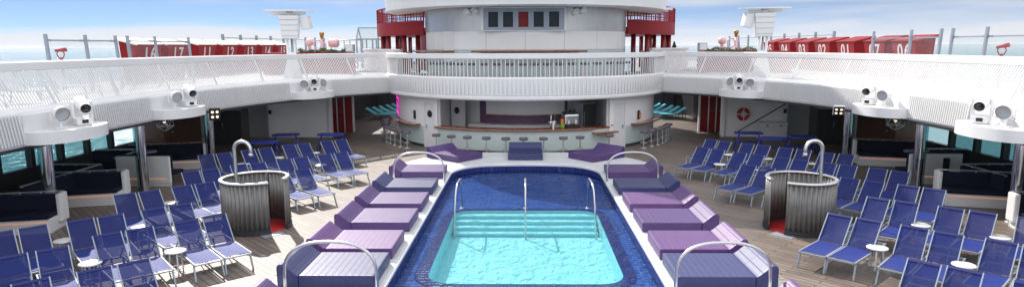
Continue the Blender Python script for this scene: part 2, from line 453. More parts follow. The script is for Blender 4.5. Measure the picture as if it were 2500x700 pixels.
# upper deck slab with the oval opening -------------------------------
CTRL = [(-12, -3), (-12, 5), (-12, 11), (-12, 16), (-12, 19.5), (-11.85, 22), (-11.45, 24.4), (-10.7, 26.7), (-9.65, 28.9), (-8.35, 30.7), (-6.95, 32.05)]
def catmull(P, n):
    o = []
    for i in range(len(P)-1):
        p0, p1, p2, p3 = [Vector(P[max(0, min(len(P)-1, j))]) for j in (i-1, i, i+1, i+2)]
        for k in range(n):
            t = k/n; o.append(.5*((2*p1)+(p2-p0)*t+(2*p0-5*p1+4*p2-p3)*t*t+(3*p1-p0-3*p2+p3)*t**3))
    o.append(Vector(P[-1])); return o
def resample(P, step):
    L = [0]
    for a, b in zip(P[:-1], P[1:]): L.append(L[-1]+(b-a).length)
    n = int(L[-1]/step); out = []; j = 0
    for i in range(n+1):
        s = L[-1]*i/n
        while j < len(L)-2 and L[j+1] < s: j += 1
        t = (s-L[j])/(L[j+1]-L[j]); out.append(P[j].lerp(P[j+1], t))
    nr = []
    for i in range(len(out)):
        d = out[min(i+1, n)]-out[max(i-1, 0)]; d.normalize(); nr.append(Vector((d.y, -d.x)))
    return out, nr, L[-1]
fine = catmull(CTRL, 12)
P1, N1, LEN = resample(fine, .45)

for sx in (-1, 1):
    poly = [(p.x-n.x*.05, p.y-n.y*.05) for p, n in zip(P1, N1)] + [(-5.6, 33.2), (-5.6, 37.0), (-10.5, 37.0), (-10.5, 62), (-19, 62), (-19, -3)]
    mb = MB(); mb.prism(poly, 2.50, 3.28); mb.build('upper_deck', 'updeck', mirror=sx > 0)['kind'] = 'structure'
    mb = MB()
    lo = [mb.bm.verts.new((x, y, 2.495)) for x, y in poly]; mb.bm.faces.new(lo)
    mb.build('ceiling', 'soffit', mirror=sx > 0)['kind'] = 'structure'

LIGHT_S = []
def s_at(y):            # arc length on the left path at a given Y
    acc = 0
    for a, b in zip(fine[:-1], fine[1:]):
        if a.y <= y <= b.y: return acc+(b-a).length*(y-a.y)/(b.y-a.y)
        acc += (b-a).length
    return acc
def at_s(s):
    acc = 0
    for a, b in zip(fine[:-1], fine[1:]):
        l = (b-a).length
        if acc+l >= s or b is fine[-1]:
            t = (s-acc)/l; d = (b-a).normalized(); return a.lerp(b, t), Vector((d.y, -d.x)), d
        acc += l
SHELVES = [s_at(15.75), s_at(20.9), s_at(28.5)]

def balcony(sx):
    side = 'left' if sx < 0 else 'right'
    t = thing('balcony_railing', 'long curved white slatted balcony with lamp shelves on the %s of the pool deck' % side, 'balcony', group='slatted balconies')
    mir = sx > 0
    B = lambda mb, nm, m, par=t: mb.build(nm, m, par, mirror=mir)
    mb = MB(); mb.sweep(P1, N1, [(0, 2.46), (.03, 2.52), (.06, 3.20), (.03, 3.28), (-.20, 3.40), (-.24, 3.30), (-.04, 3.18), (-.04, 2.46)]); B(mb, 'fascia', 'white')
    mb = MB(); mb.sweep(P1, N1, [(.02, 2.38), (.02, 2.455), (-.12, 2.455), (-.12, 2.38)]); B(mb, 'drip_edge', 'dark')
    mb = MB(); mb.sweep(P1, N1, [(-.42, 4.24), (-.40, 4.26), (-.40, 4.44), (-.44, 4.47), (-.56, 4.47), (-.56, 4.24)]); B(mb, 'top_rail', 'white')
    step = .094; n = int(LEN/step); up, low = MB(), [MB() for _ in range(4)]
    for i in range(n):
        s = i*step+.03; p, nn, d = at_s(s); lean = -.19
        q, nq, dq = at_s(min(LEN-.01, max(0.01, s+lean)))
        a = (p.x-nn.x*.15, p.y-nn.y*.15, 3.37); b = (q.x-nq.x*.43, q.y-nq.y*.43, 4.27)
        up.bar(a, b, .047, .02, (nn.x, nn.y, 0))
        if all(abs(s-L0) > 1.25 for L0 in SHELVES):
            r, nr_, _ = at_s(min(LEN-.01, max(.01, s+.15)))
            low[sum(s > L0 for L0 in SHELVES)].bar((r.x+nr_.x*.055, r.y+nr_.y*.055, 2.53), (p.x+nn.x*.085, p.y+nn.y*.085, 3.24), .055, .022, (nn.x, nn.y, 0))
    u = B(up, 'upper_slats', 'white'); 
    for l in low: B(l, 'lower_slats', 'white')
    k = 0.8
    while k < LEN:
        p, nn, d = at_s(k); q, nq, _ = at_s(max(.01, k-.19))
        mb = MB(); mb.bar((p.x-nn.x*.19, p.y-nn.y*.19, 3.36), (q.x-nq.x*.46, q.y-nq.y*.46, 4.3), .06, .04, (nn.x, nn.y, 0)); B(mb, 'stanchion', 'white'); k += 2.6
    for j, s in enumerate(SHELVES):
        p, nn, d = at_s(s); w = (1.2, 1.12, 1.12)[j]; poly = []
        for i in range(41):
            a = math.pi*i/40; u_ = math.cos(a)*w; v_ = .06+math.sin(a)**.7*.85
            poly.append((p.x+d.x*u_+nn.x*v_, p.y+d.y*u_+nn.y*v_))
        mb = MB(); mb.prism(poly, 2.50, 2.80); B(mb, 'lamp_shelf', 'white')
        Pp, Np = [], []
        for i in range(9):
            p_, n_, _ = at_s(min(LEN-.01, s+(-1.2+2.4*i/8))); Pp.append(p_); Np.append(n_)
        mb = MB(); mb.sweep(Pp, Np, [(.03, 2.79), (.078, 2.80), (.085, 3.22), (.03, 3.25)]); B(mb, 'backing_panel', 'white')
    return t
for sx in (-1, 1): balcony(sx)

# ------------------------------------------------------------------ lamps on the shelves
def moving_head():
    t = thing('moving_head_light', 'x', 'stage light')
    mb = MB(); mb.box((0, 0, .10), (.42, .36, .16), bev=.02); mb.box((0, 0, .015), (.34, .30, .03)); b = mb.build('base', 'white', t)
    MB().box((.215, 0, .11), (.012, .14, .09)).build('display', 'black', b)
    mb = MB()
    for s in (-1, 1): mb.box((0, s*.20, .40), (.16, .07, .46), bev=.03)
    mb.box((0, 0, .20), (.2, .40, .07), bev=.02); mb.build('yoke', 'white', t)
    mt = Matrix.Rotation(R(105), 3, 'Y')
    mb = MB(); mb.lathe([(0, -.30), (.10, -.30), (.145, -.22), (.165, -.05), (.165, .10), (.135, .26), (.135, .36), (.12, .38)], (0, 0, .55), 20, mtx=mt)
    h = mb.build('head', 'white', t)
    MB().lathe([(0, .35), (.075, .355), (.085, .385)], (0, 0, .55), 20, mtx=mt).build('lens', 'lens', h)
    return t
def flood():
    t = thing('flood_light', 'x', 'flood light')
    mb = MB(); mb.box((0, 0, .02), (.16, .26, .03)); mb.box((0, 0, .13), (.05, .06, .2))
    for s in (-1, 1): mb.box((0, s*.20, .32), (.05, .02, .22))
    mb.box((0, 0, .22), (.05, .42, .02)); mb.build('bracket', 'white', t)
    mt = Matrix.Rotation(R(102), 3, 'Y')
    mb = MB(); mb.lathe([(0, -.18), (.08, -.17), (.13, -.06), (.18, .04), (.185, .14), (.17, .15)], (0, 0, .40), 20, mtx=mt); h = mb.build('housing', 'white', t)
    mb = MB(); mb.lathe([(0, .11), (.165, .125)], (0, 0, .40), 20, mtx=mt); mb.build('lamp_grille', 'grille', h)
    return t
MH, FL = Proto(moving_head()), Proto(flood())
names = ['nearest the camera', 'in the middle', 'farthest, next to the bar']
for sx in (-1, 1):
    sd = 'left' if sx < 0 else 'right'
    for j, s in enumerate(SHELVES):
        p, nn, d = at_s(s); X = lambda u, v: ((p.x+d.x*u+nn.x*v)*(-sx), p.y+d.y*u+nn.y*v, 2.803)
        face = math.atan2(-nn.y*0-.5, -sx*.85)       # toward the pool, a little to the camera
        face = math.atan2(-.55, -sx*1.)
        if j < 2:
            MH.put(X(.35, .42), face+(.25 if sx > 0 else -.2), 'white moving head stage light on the %s balcony shelf %s' % (sd, names[j]), 'moving head lights')
            FL.put(X(-.42, .40), face, 'round white flood light beside the moving head on the %s shelf %s' % (sd, names[j]), 'flood lights')
        else:
            MH.put(X(.0, .42), -math.pi/2+sx*-.2, 'white moving head stage light between two floods on the far %s shelf' % sd, 'moving head lights')
            for q, (u, nm) in enumerate(((-.62, 'outer'), (.62, 'inner'))):
                FL.put(X(u, .40), -math.pi/2+.25*(1 if u*sx > 0 else -1), 'round white flood light at the %s end of the far %s balcony shelf' % (nm, sd), 'flood lights')
# small four lamp floods hung under the balconies
for sx, loc, a in ((-1, (-11.4, 22.7, 2.25), -.95), (1, (11.35, 22.9, 2.32), -1.95)):
    t = thing('led_floodlight', ('square black four lamp floodlight under the left balcony' if sx < 0 else 'white backed four lamp floodlight tilted under the right balcony'), 'floodlight', loc, a, 'four lamp floodlights')
    rm = rotm('Y', 8 if sx < 0 else 38)
    MB().box((0, 0, .12), (.08, .38, .46), rm, .03).build('housing', 'black' if sx < 0 else 'white', t)
    if sx > 0: MB().box(rm @ Vector((.045, 0, 0))+Vector((0, 0, .12)), (.012, .33, .41), rm).build('face_plate', 'black', t)
    for y in (-.08, .08):
        for z in (-.09, .09): MB().lathe([(0, .0), (.05, 0)], rm @ Vector((.056, y, z))+Vector((0, 0, .12)), 12, mtx=rm @ Matrix.Rotation(R(90), 3, 'Y')).build('lamp', 'ledlamp', t)
    MB().bar((0, 0, .12), (-.45, 0, .05), .05, .05).build('arm', 'grey', t)

# ------------------------------------------------------------------ round bar building
bar = thing('bar_building', 'round white bar building with serving hatch facing the pool', 'bar', (0, 0, 0))
mb = MB(); ring_wall(mb, 7.0, -125, -43.9, 0, 2.5, .12); ring_wall(mb, 7.0, -37.6, -36.5, 0, 2.5, .25, 1); ring_wall(mb, 7.0, -43.9, -37.6, 2.12, 2.5, .12, 3)
ring_wall(mb, 7.0, 42.7, 125, 0, 2.5, .12); ring_wall(mb, 7.0, 34.2, 36.4, 0, 2.5, .25, 1); ring_wall(mb, 7.0, 36.4, 42.7, 2.12, 2.5, .12, 3)
ring_wall(mb, 6.995, -36.5, 34.2, 2.36, 2.5, .12)
mb.build('wall', 'wall', bar)
for a0, a1 in ((-120, -44.4), (43.2, 120)): mb = MB(); ring_wall(mb, 7.012, a0, a1, .12, 1.0, .01); mb.build('wainscot', 'greenish', bar)
for a0, a1, z1 in ((-125, -44.2, .12), (43., 125, .12), (-36.5, 34.2, .09)): mb = MB(); ring_wall(mb, 7.025, a0, a1, 0, z1, .02); mb.build('kickboard', 'dark', bar)
mb = MB(); ring_wall(mb, 7.0, -36.5, 34.2, 0, 1.0, .1); mb.build('counter_front', 'greenish', bar)
p, q = arc(7.0, -37.2, 27.0, 30)
MB().sweep(p, q, [(.14, 1.0), (.16, 1.03), (.14, 1.075), (-.55, 1.075), (-.55, 1.0)]).build('counter_top', 'wood', bar)
p, q = arc(7.0, 27.0, 34.2, 6)
mb = MB(); mb.sweep(p, q, [(.03, 1.0), (.04, 1.07), (-.5, 1.07), (-.5, 1.0)]); mb.build('counter_end', 'wood', bar)
p, q = arc(7.0, 26, 36.2, 6)
MB().sweep(p, q, [(.38, .80), (.38, .86), (.0, .86), (.0, .80)]).build('low_shelf', 'wood', bar)
for a0, a1 in ((-88, -46.5), (46.5, 90)):
    p, q = arc(7.0, a0, a1, 18); MB().sweep(p, q, [(.42, 1.02), (.44, 1.05), (.42, 1.09), (.0, 1.09), (.0, 1.02)]).build('wall_shelf', 'wood', bar)
for a0, a1, nm in ((-43.6, -37.9, 'l'), (36.7, 42.4, 'r')):
    mb = MB(); ring_wall(mb, 6.97, a0, a1, .02, 2.10, .05, 3); d = mb.build('door', 'white2', bar)
    mb = MB()
    for a in (a0-.35, a1+.35): ring_wall(mb, 7.02, a-.25, a+.25, 0, 2.15, .06, 1)
    ring_wall(mb, 7.021, a0-.4, a1+.4, 2.10, 2.16, .06, 3); mb.build('door_frame', 'white', bar)
    am = (a0+a1)/2
    if nm == 'l':
        mt = Matrix.Rotation(R(am), 3, 'Z') @ Matrix.Rotation(R(90), 3, 'X')
        MB().lathe([(0, .02), (.155, .02), (.175, 0)], tp(am, 6.985, 1.62), 20, mtx=mt).build('porthole', 'black', d)
    h = tp(a1-.9 if nm == 'r' else a0+.9, 7.0, 1.0)
    MB().box(h, (.05, .05, .16)).build('handle', 'grey', d)
# interior of the hatch
for a0, a1 in ((-70, -33), (30, 70)): mb = MB(); ring_wall(mb, 4.2, a0, a1, 0, 2.36, .05); mb.build('steel_lining', 'white2', bar)
for a in (-36.5, 34.2): MB().bar(tp(a, 6.85, 1.2), tp(a+(-25 if a < 0 else 25), 4.3, 1.2), .05, 2.35).build('side_lining', 'white2', bar)
mb = MB(); ring_wall(mb, 4.21, -33, 30, 0, 2.36, .05); mb.build('back_wall', 'purple_wall', bar)
mb = MB()
for a0, a1 in ((-27, -1.0), (-1.0, .6), (.6, 27)): ring_wall(mb, 4.30+(.03 if a1-a0 < 2 else 0), a0, a1, 1.45, 2.33, .06, 8)
mb.build('menu_board', 'white', bar)
p, q = arc(4.3, -27, 27.5, 16); MB().sweep(p, q, [(.10, 1.39), (.10, 1.447), (-.05, 1.447), (-.05, 1.39)]).build('board_ledge', 'wood', bar)
p, q = arc(4.25, -36, 28, 16); MB().sweep(p, q, [(.6, .4), (.6, 1.0), (0, 1.0), (0, .4)]).build('back_counter', 'white2', bar)
mb = MB(); mb.prism([tp(a, 6.9)[:2] for a in range(-60, 61, 6)], 2.36, 2.40); mb.build('hatch_ceiling', 'white2', bar)
d = MB().bar(tp(-48.5, 5.0, 1.1), tp(-39.5, 4.75, 1.1), .05, 2.05).build('galley_door', 'white2', bar)
mt = Matrix.Rotation(R(-36), 3, 'Z') @ Matrix.Rotation(R(90), 3, 'X')
MB().lathe([(0, .02), (.15, .02), (.17, 0)], tp(-44, 4.97, 1.6), 18, mtx=mt).build('porthole', 'black', d)

def lay(name, label, cat, phi, r, z, group=None, rz=None):
    return thing(name, label, cat, tp(phi, r, z), R(phi) if rz is None else rz, group)
t = lay('neon_sign', 'three pink neon squiggles on the left edge of the round bar wall', 'neon sign', -71, 7.03, 1.28)
mb = MB()
for k in range(3):
    pts = [(-.36+.72*i/36, -.05+.07*(((-.36+.72*i/36))**2), .22+k*.36+.10*math.cos(i/36*3.2*math.pi)-.16*i/36) for i in range(37)]
    mb.tube(pts, .016, 6)
mb.build('tube', 'neon', t)
t = lay('wall_speaker', 'small grey switch panel on the bar wall beside the porthole door', 'wall panel', -50.5, 7.02, 1.5)
mb = MB(); mb.box((0, -.02, 0), (.18, .04, .42), bev=.01); mb.build('plate', 'dark', t)
mb = MB()
for k in (-.1, .1): mb.box((0, -.045, k), (.11, .012, .15))
mb.build('grille', 'black', t)
t = lay('wall_lantern', 'orange and black safety lamp on the right side of the bar wall', 'lamp', 51.5, 7.02, 1.35)
MB().box((0, -.05, .1), (.12, .08, .44), bev=.02).build('case', 'black', t); MB().box((.04, -.10, .08), (.12, .06, .30), bev=.02).build('body', 'orange', t)
t = lay('name_plate', 'small brass plate on the bar wall right of the hatch', 'plate', 35.3, 7.03, 1.12)
MB().box((0, 0, 0), (.12, .02, .05), bev=.005).build('plate', 'gold', t); MB().box((0, -.012, 0), (.09, .006, .012)).build('engraving', 'dark', t)
t = lay('fridge', 'tall steel fridge inside the right end of the bar hatch', 'fridge', 33, 5.4, 0)
MB().box((0, 0, 1.05), (.9, .6, 2.05), bev=.02).build('body', 'clad', t); MB().box((0, -.31, 1.15), (.84, .02, 1.75)).build('door', 'dark', t); MB().box((-.36, -.34, 1.2), (.03, .04, .9)).build('handle', 'steel', t)
t = lay('beer_tap', 'chrome beer tap tower with green and white levers on the bar counter', 'beer tap', 10.5, 6.8, 1.075)
mb = MB(); mb.tube([(-.09, 0, 0), (-.09, 0, .42)], .035, 10); mb.tube([(.09, 0, 0), (.09, 0, .42)], .035, 10); mb.tube([(-.2, 0, .30), (.2, 0, .30)], .04, 10); mb.build('tower', 'steel', t)
MB().bar((.09, -.05, .42), (.09, -.07, .62), .04, .03).build('lever', 'leaf', t); MB().bar((-.09, -.05, .42), (-.09, -.07, .62), .04, .03).build('lever', 'white', t)
MB().bar((0, -.14, -.02), (0, -.14, .36), .07, .05).build('drip_spout', 'cream', t)
t = lay('fruit_jar', 'jar of orange and green fruit on the bar counter', 'fruit jar', 14.5, 6.75, 1.075)
MB().lathe([(.0, 0), (.10, 0), (.11, .05), (.10, .2), (.08, .24)], n=14).build('jar', 'lime', t)
mb = MB()
for k in range(9): mb.ico((random.uniform(-.06, .06), random.uniform(-.06, .06), .26+random.uniform(0, .14)), .055, 1)
mb.build('fruit', 'orange', t)
t = lay('coffee_machine', 'chrome espresso machine on the bar counter with two spouts', 'coffee machine', 19, 6.35, 1.075)
MB().box((0, 0, .36), (.72, .5, .5), bev=.08).build('body', 'steel', t); MB().box((0, -.12, .05), (.7, .6, .08), bev=.01).build('drip_tray', 'black', t)
for x in (-.18, .18): MB().tube([(x, -.27, .34), (x, -.30, .14)], .05, 10).build('portafilter', 'cream', t)
mb = MB(); mb.box((0, 0, .66), (.66, .44, .05))
for x in (-.2, 0., .2): mb.lathe([(0, 0), (.07, 0), (.08, .1), (.0, .1)], (x, 0, .69), 12)
mb.build('cup_rack', 'dark', t)

# round balcony around the bar
t = thing('round_balcony', 'round white balcony ring above the bar with open vertical slats', 'balcony')
p, q = arc(7.5, -112, 112, 76)
MB().sweep(p, q, [(.0, 2.42), (.04, 2.47), (.04, 2.56), (.0, 2.60), (.05, 3.38), (.0, 3.44), (-.12, 3.44), (-.12, 2.42)]).build('fascia', 'white', t)
MB().sweep(p, q, [(.02, 4.22), (.05, 4.25), (.05, 4.44), (0, 4.47), (-.12, 4.47), (-.12, 4.22)]).build('top_rail', 'white', t)
MB().sweep(p, q, [(-.10, 2.405), (-.10, 3.27), (-.9, 3.27), (-.9, 2.405)]).build('soffit_beam', 'white', t)
mb = MB(); ml = MB()
n = 150
for i in range(n):
    a = -110+220*i/(n-1)
    x, y, _ = tp(a, 7.48); nn = (math.sin(R(a)), -math.cos(R(a)), 0)
    if abs(a) < 86: mb.bar((x, y, 3.42), (x, y, 4.24), .032, .03, nn)
    x, y, _ = tp(a, 7.55); ml.bar((x, y, 2.64), (x, y, 3.36), .085, .016, nn)
mb.build('upper_slats', 'white', t); ml.build('lower_slats', 'white', t)
for a0, a1 in ((-112, -58), (58, 112)):
    mb = MB(); ring_wall(mb, 7.46, a0, a1, 3.40, 4.25, .04); mb.build('solid_panel', 'white', t)
mb = MB(); mb.prism([tp(a, 7.42)[:2] for a in range(0, 360, 6)], 3.14, 3.21); tag(mb.build('tower_deck', 'updeck'), kind='structure')

# upper tower
tw = thing('tower', 'round white tower above the bar with wide overhanging canopy', 'tower')
mb = MB(); ring_wall(mb, 5.4, -180, 180, 4.62, 5.5, .15, 90); mb.build('drum_wall', 'drum', tw)
mb = MB(); ring_wall(mb, 5.38, -180, 180, 3.20, 4.615, .15, 90); mb.build('lower_wall', 'greenish', tw)
mb = MB()
for a0, a1 in ((-150, -21.5), (20.5, 150)): ring_wall(mb, 5.43, a0, a1, 5.5, 6.62, .12)
ring_wall(mb, 5.2, -22, 21, 5.5, 6.62, .05); mb.build('steel_band', 'clad', tw)
mb = MB()
for a0, a1 in ((-118, -30.5), (-26, -22), (22, 118)): pass
p, q = arc(5.4, -24, 28, 26); MB().sweep(p, q, [(.75, 4.50), (.78, 4.53), (.75, 4.58), (-.1, 4.58), (-.1, 4.50)]).build('upper_counter', 'wood', tw)
p, q = arc(5.4, -75, -40, 18); MB().sweep(p, q, [(.75, 4.50), (.78, 4.53), (.75, 4.58), (-.1, 4.58), (-.1, 4.50)]).build('upper_counter', 'wood', tw)
MB().bar(tp(-41, 5.36, 4.05), tp(-41, 5.36, 5.5), .9, .12).build('wall_recess', 'white', tw)
mb = MB(); mb.sweep(*arc(5.4, -180, 180, 90), [(.0, 6.62), (1.75, 6.50), (2.05, 6.56), (2.08, 6.75), (2.2, 7.6), (2.28, 8.6), (2.1, 8.8), (0, 8.9)]); mb.build('canopy', 'white', tw)
mb = MB(); ring_wall(mb, 5.3, -180, 180, 8.8, 13.6, .2, 60); mb.lathe([(5.3, 13.6), (4.9, 14.0), (0, 14.2)], (0, TY, 0), 60); mb.build('funnel', 'white', tw)
# window box
wf = MB()
for x in (-1.83, -1.15, -.44, .27, .98, 1.69):
    wf.box((x, 29.62, 6.0), (.13 if abs(x) < 1.6 else .24, .14, .98))
wf.box((-.07, 29.62, 6.44), (3.7, .13, .14)); wf.box((-.07, 29.62, 5.57), (3.7, .13, .16))
w = wf.build('window_frame', 'grey', tw)
for k, x in enumerate((-1.49, -.795, -.085, .625, 1.335)):
    MB().box((x, 29.66, 6.0), (.58, .03, .80)).build('pane', 'winred' if k == 2 else 'winpane', w)
    f = MB(); 
    for dx in (-.265, .265): f.box((x+dx, 29.62, 6.0), (.06, .08, .80))
    for dz in (-.375, .375): f.box((x, 29.62, 6.0+dz), (.47, .08, .05))
    f.build('sash', 'frame', w)
mb = MB(); mb.box((-.07, 29.60, 5.49), (3.9, .16, .03)); mb.box((-.07, 29.6, 6.53), (3.9, .3, .05)); mb.box((-1.99, 29.6, 6.0), (.1, .16, 1.02)); mb.box((1.85, 29.6, 6.0), (.1, .16, 1.02)); mb.build('window_surround', 'white', tw)
for px, a in ((-2.42, 'left'), (2.42, 'right')):
    t = thing('spot_light', 'white twin spotlight under the canopy %s of the tower windows' % a, 'spotlight', (px*1.0, 29.15, 6.38), 0, 'canopy spotlights')
    mt = Matrix.Rotation(R(62), 3, 'X') @ Matrix.Rotation(R(-35 if px < 0 else 40), 3, 'Y')
    mb = MB()
    for dx in (-.17, .17): mb.lathe([(0, -.18), (.10, -.16), (.12, .1), (.13, .2), (.11, .2), (.09, .15), (0, .15)], (dx, 0, -.1+.06*(dx > 0)), 16, mtx=mt)
    mb.build('lamp_head', 'white', t); MB().box((0, .05, .09), (.5, .10, .05)).build('bracket', 'dark', t)

# ------------------------------------------------------------------ bar stools
def stool_proto():
    t = thing('bar_stool', 'x', 'bar stool')
    MB().lathe([(0, .70), (.17, .70), (.20, .72), (.205, .77), (.19, .81), (.0, .825)], n=20).build('seat', 'stool', t)
    MB().lathe([(.035, .04), (.03, .70)], n=12).build('post', 'steel', t)
    mb = MB(); mb.tube([(.16*math.cos(a*math.pi/10), .16*math.sin(a*math.pi/10), .26) for a in range(20)], .012, 6, closed=True); mb.bar((-.16, 0, .26), (.16, 0, .26), .02, .014); mb.build('footrest', 'steel', t)
    MB().lathe([(0, .05), (.06, .045), (.20, .02), (.21, 0), (0, 0)], n=20).build('base', 'steel', t)
    return t
ST = Proto(stool_proto())
fr = [-32.4, -26.0, -19.9, -13.1, -6.5, -.6, 6.0, 12.7, 18.6, 29.9]
for k, a in enumerate(fr):
    ST.put(tp(a, 7.65), R(a+random.uniform(-8, 8)), 'grey padded bar stool, %s from the left along the serving counter' % ORD[k], 'stools at the bar counter')
for k, a in enumerate((-46, -50.5, -55, -59.5, -64)):
    ST.put(tp(a, 7.85), R(a), 'grey bar stool under the left wall shelf, %s from the porthole door' % ORD[k], 'stools under the left shelf')
for k in range(3):
    ST.put((tp(-70-k*4.5, 7.8)[0], tp(-70-k*4.5, 7.8)[1], 0), R(k*40), 'grey bar stool at the far end of the left shelf, %s behind the neon' % ORD[k], 'stools behind the left shelf')
    ST.put((tp(-67.5, 7.75)[0], tp(-67.5, 7.75)[1], .11*k+.11), R(k*50), 'grey stool stacked beside the left bar shelf, %s above the bottom stool' % ORD[k], 'stacked stools')
for k, a in enumerate((45.5, 50.5, 55.5, 60.5, 65.5, 70.5)):
    ST.put(tp(a, 7.85), R(a), 'grey bar stool under the right wall shelf, %s from the pool' % ORD[k], 'stools under the right shelf')
up = [-60, -53, -47, -40.5, -34, -28.5, -23, -17.2, -11.7, -6.5, -1.3, 3.9, 9.1, 14.4, 20.0, 25.9, 32.3, 39.6, 47, 54]
for k, a in enumerate(up):
    ST.put(tp(a, 6.3, 3.21), R(a), 'grey bar stool on the upper balcony, %s from the left' % ORD[k], 'stools on the upper balcony')

# ------------------------------------------------------------------ sun loungers
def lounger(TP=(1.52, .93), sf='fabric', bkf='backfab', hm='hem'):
    t = thing('sun_lounger', 'x', 'sun lounger')
    w = .272
    PV = (1.02, .37)
    f = MB()
    for s in (-1, 1): f.bar((-.03, s*w, .35), (1.86, s*w, .35), .026, .042)
    for x, z in ((-.03, .345), (.75, .315), (1.86, .345)): f.bar((x, -w, z), (x, w, z), .032, .03)
    f.build('frame', 'frame', t)
    for x0, x1 in ((.06, -.06), (1.55, 1.63)):
        for s in (-1, 1): MB().bar((x0, s*(w-.005), .34), (x1, s*(w+.01), 0), .03, .045, (1, 0, 0)).build('leg', 'frame', t)
    m = MB(); n = 8; rows = []
    for i in range(n+1):
        u = i/n; x = -.0+1.02*u; sag = -.022*math.sin(math.pi*u)
        rows.append([m.bm.verts.new((x, y, .374+sag*(1-(y/w)**2))) for y in (-.25, -.13, 0, .13, .25)])
    for a, b in zip(rows[:-1], rows[1:]):
        for j in range(4): m.bm.faces.new((a[j], b[j], b[j+1], a[j+1])).smooth = True
    m.build('seat', sf, t)
    bf = MB(); d = Vector((TP[0]-PV[0], 0, TP[1]-PV[1]))
    for s in (-1, 1): bf.bar((PV[0], s*(w-.012), PV[1]), (TP[0], s*(w-.012), TP[1]), .020, .034, (1, 0, 0))
    bf.bar((PV[0]+d.x*.10, -w, PV[1]+d.z*.10-.03), (PV[0]+d.x*.10, w, PV[1]+d.z*.10-.03), .02, .02)
    for s in (-1, 1): bf.bar((PV[0]+d.x*.5, s*.22, PV[1]+d.z*.5-.02), (1.60, s*.22, .36), .02, .02)
    bk = bf.build('back_frame', 'frame', t)
    b = MB(); rows = []
    for i in range(7):
        u = .03+.96*i/6; sag = .02*math.sin(math.pi*u)
        rows.append([b.bm.verts.new((PV[0]+d.x*u+sag*.7*(1-(y/w)**2), y, PV[1]+d.z*u-sag*.7*(1-(y/w)**2)+.006)) for y in (-.248, -.13, 0, .13, .248)])
    for a, c in zip(rows[:-1], rows[1:]):
        for j in range(4): b.bm.faces.new((a[j], c[j], c[j+1], a[j+1])).smooth = True
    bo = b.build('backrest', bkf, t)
    h = MB(); u0, u1 = .93, .995
    h.bar((PV[0]+d.x*u0-.006, 0, PV[1]+d.z*u0+.012), (PV[0]+d.x*u1-.006, 0, PV[1]+d.z*u1+.012), .50, .010, (-d.z, 0, d.x)); h.build('top_hem', hm, bo)
    return t
LG = Proto(lounger())
RR = {'front': [(7.2, 11.02), (7.66, 10.63), (8.3, 9.95)],
 'second': [(7.25, 14.19), (7.7, 13.79), (8.37, 13.23), (8.79, 12.78), (9.49, 12.26), (9.91, 11.84)],
 'third': [(9.0, 15.79), (9.49, 15.41), (10.21, 14.85), (10.68, 14.45), (11.36, 13.89)],
 'fourth': [(7.29, 20.26), (7.71, 19.82), (8.32, 19.28), (8.75, 18.93), (9.52, 18.21), (9.99, 17.78), (10.64, 17.26), (11.08, 16.84)],
 'fifth': [(6.81, 23.85), (7.25, 23.4), (7.82, 22.68), (8.27, 22.2), (8.94, 21.64), (9.36, 21.18), (10.03, 20.62), (10.49, 20.24), (11.13, 19.67), (11.56, 19.21)],
 'sixth': [(7.74, 25.92), (8.14, 25.38), (8.82, 24.75), (9.3, 24.35), (9.91, 23.75), (10.4, 23.3), (10.95, 22.65), (11.45, 22.26)]}
LL = {'front': [(-8.35, 9.94), (-7.66, 10.52), (-7.2, 10.91)],
 'second': [(-9.74, 11.2), (-9.27, 11.65), (-8.83, 12.61), (-8.38, 13.01), (-7.68, 13.61), (-7.26, 14.05)],
 'third': [(-11.23, 12.69), (-10.82, 13.12), (-10.17, 13.69), (-9.7, 14.04), (-9.06, 14.65), (-8.62, 15.06)],
 'fourth': [(-10.73, 16.17), (-10.3, 16.56), (-9.72, 17.14), (-9.28, 17.57), (-8.61, 18.2), (-8.15, 18.61), (-7.69, 19.14), (-7.16, 19.58)],
 'fifth': [(-10.58, 19.23), (-10.13, 19.58), (-9.57, 20.36), (-9.05, 20.66), (-8.4, 21.29), (-7.97, 21.74), (-7.32, 22.35), (-6.85, 22.8)],
 'sixth': [(-11.68, 22.34), (-11.18, 22.67), (-10.58, 23.39), (-10.11, 23.82), (-9.47, 24.58), (-9.0, 24.93), (-8.28, 25.6), (-7.8, 26.01)]}
for side, D, ang in (('right', RR, 45), ('left', LL, 135)):
    for row, pts in D.items():
        pts = sorted(pts, key=lambda p: abs(p[0]))
        for k, (x, y) in enumerate(pts):
            a = R(ang+random.uniform(-3, 3)); bx, by = x-1.52*math.cos(a), y-1.52*math.sin(a)
            LG.put((bx, by, 0), a, 'blue mesh sun lounger on the %s deck, %s row from front, %s from pool' % (side, row if row != 'front' else 'first', ORD[k]), 'blue sun loungers on the %s deck' % side)
# pale loungers on the upper deck behind the slats, turquoise ones behind the bar
sw = {'blue_mesh_fabric': reskin('whitefab'), 'blue_mesh_back_fabric': reskin('whitefab'), 'blue_hem': reskin('whitefab')}
for sx in (-1, 1):
    for k, y in enumerate((11.6, 13.4, 15.2, 17.0, 18.8) if sx < 0 else (11.2, 13.2, 15.2)):
        LG.put((sx*13.1, y, 3.29), R(90-sx*80), 'white lounger behind the %s balcony slats, %s from the camera' % ('left' if sx < 0 else 'right', ORD[k]), 'white loungers on the upper deck', sw)
LT = Proto(lounger((1.70, .76), 'turq', 'turq', 'turq')); LT.root.scale = (1, 1.22, 1)
for sx in (-1, 1):
    for k in range(5):
        LT.put((sx*8.85-sx*.27*k, 41.3+k*.70+(.25 if k > 2 else 0), 0), R(90-sx*88), 'turquoise sun lounger in the passage %s of the bar, %s from the front' % ('left' if sx < 0 else 'right', ORD[k]), 'turquoise loungers behind the bar')

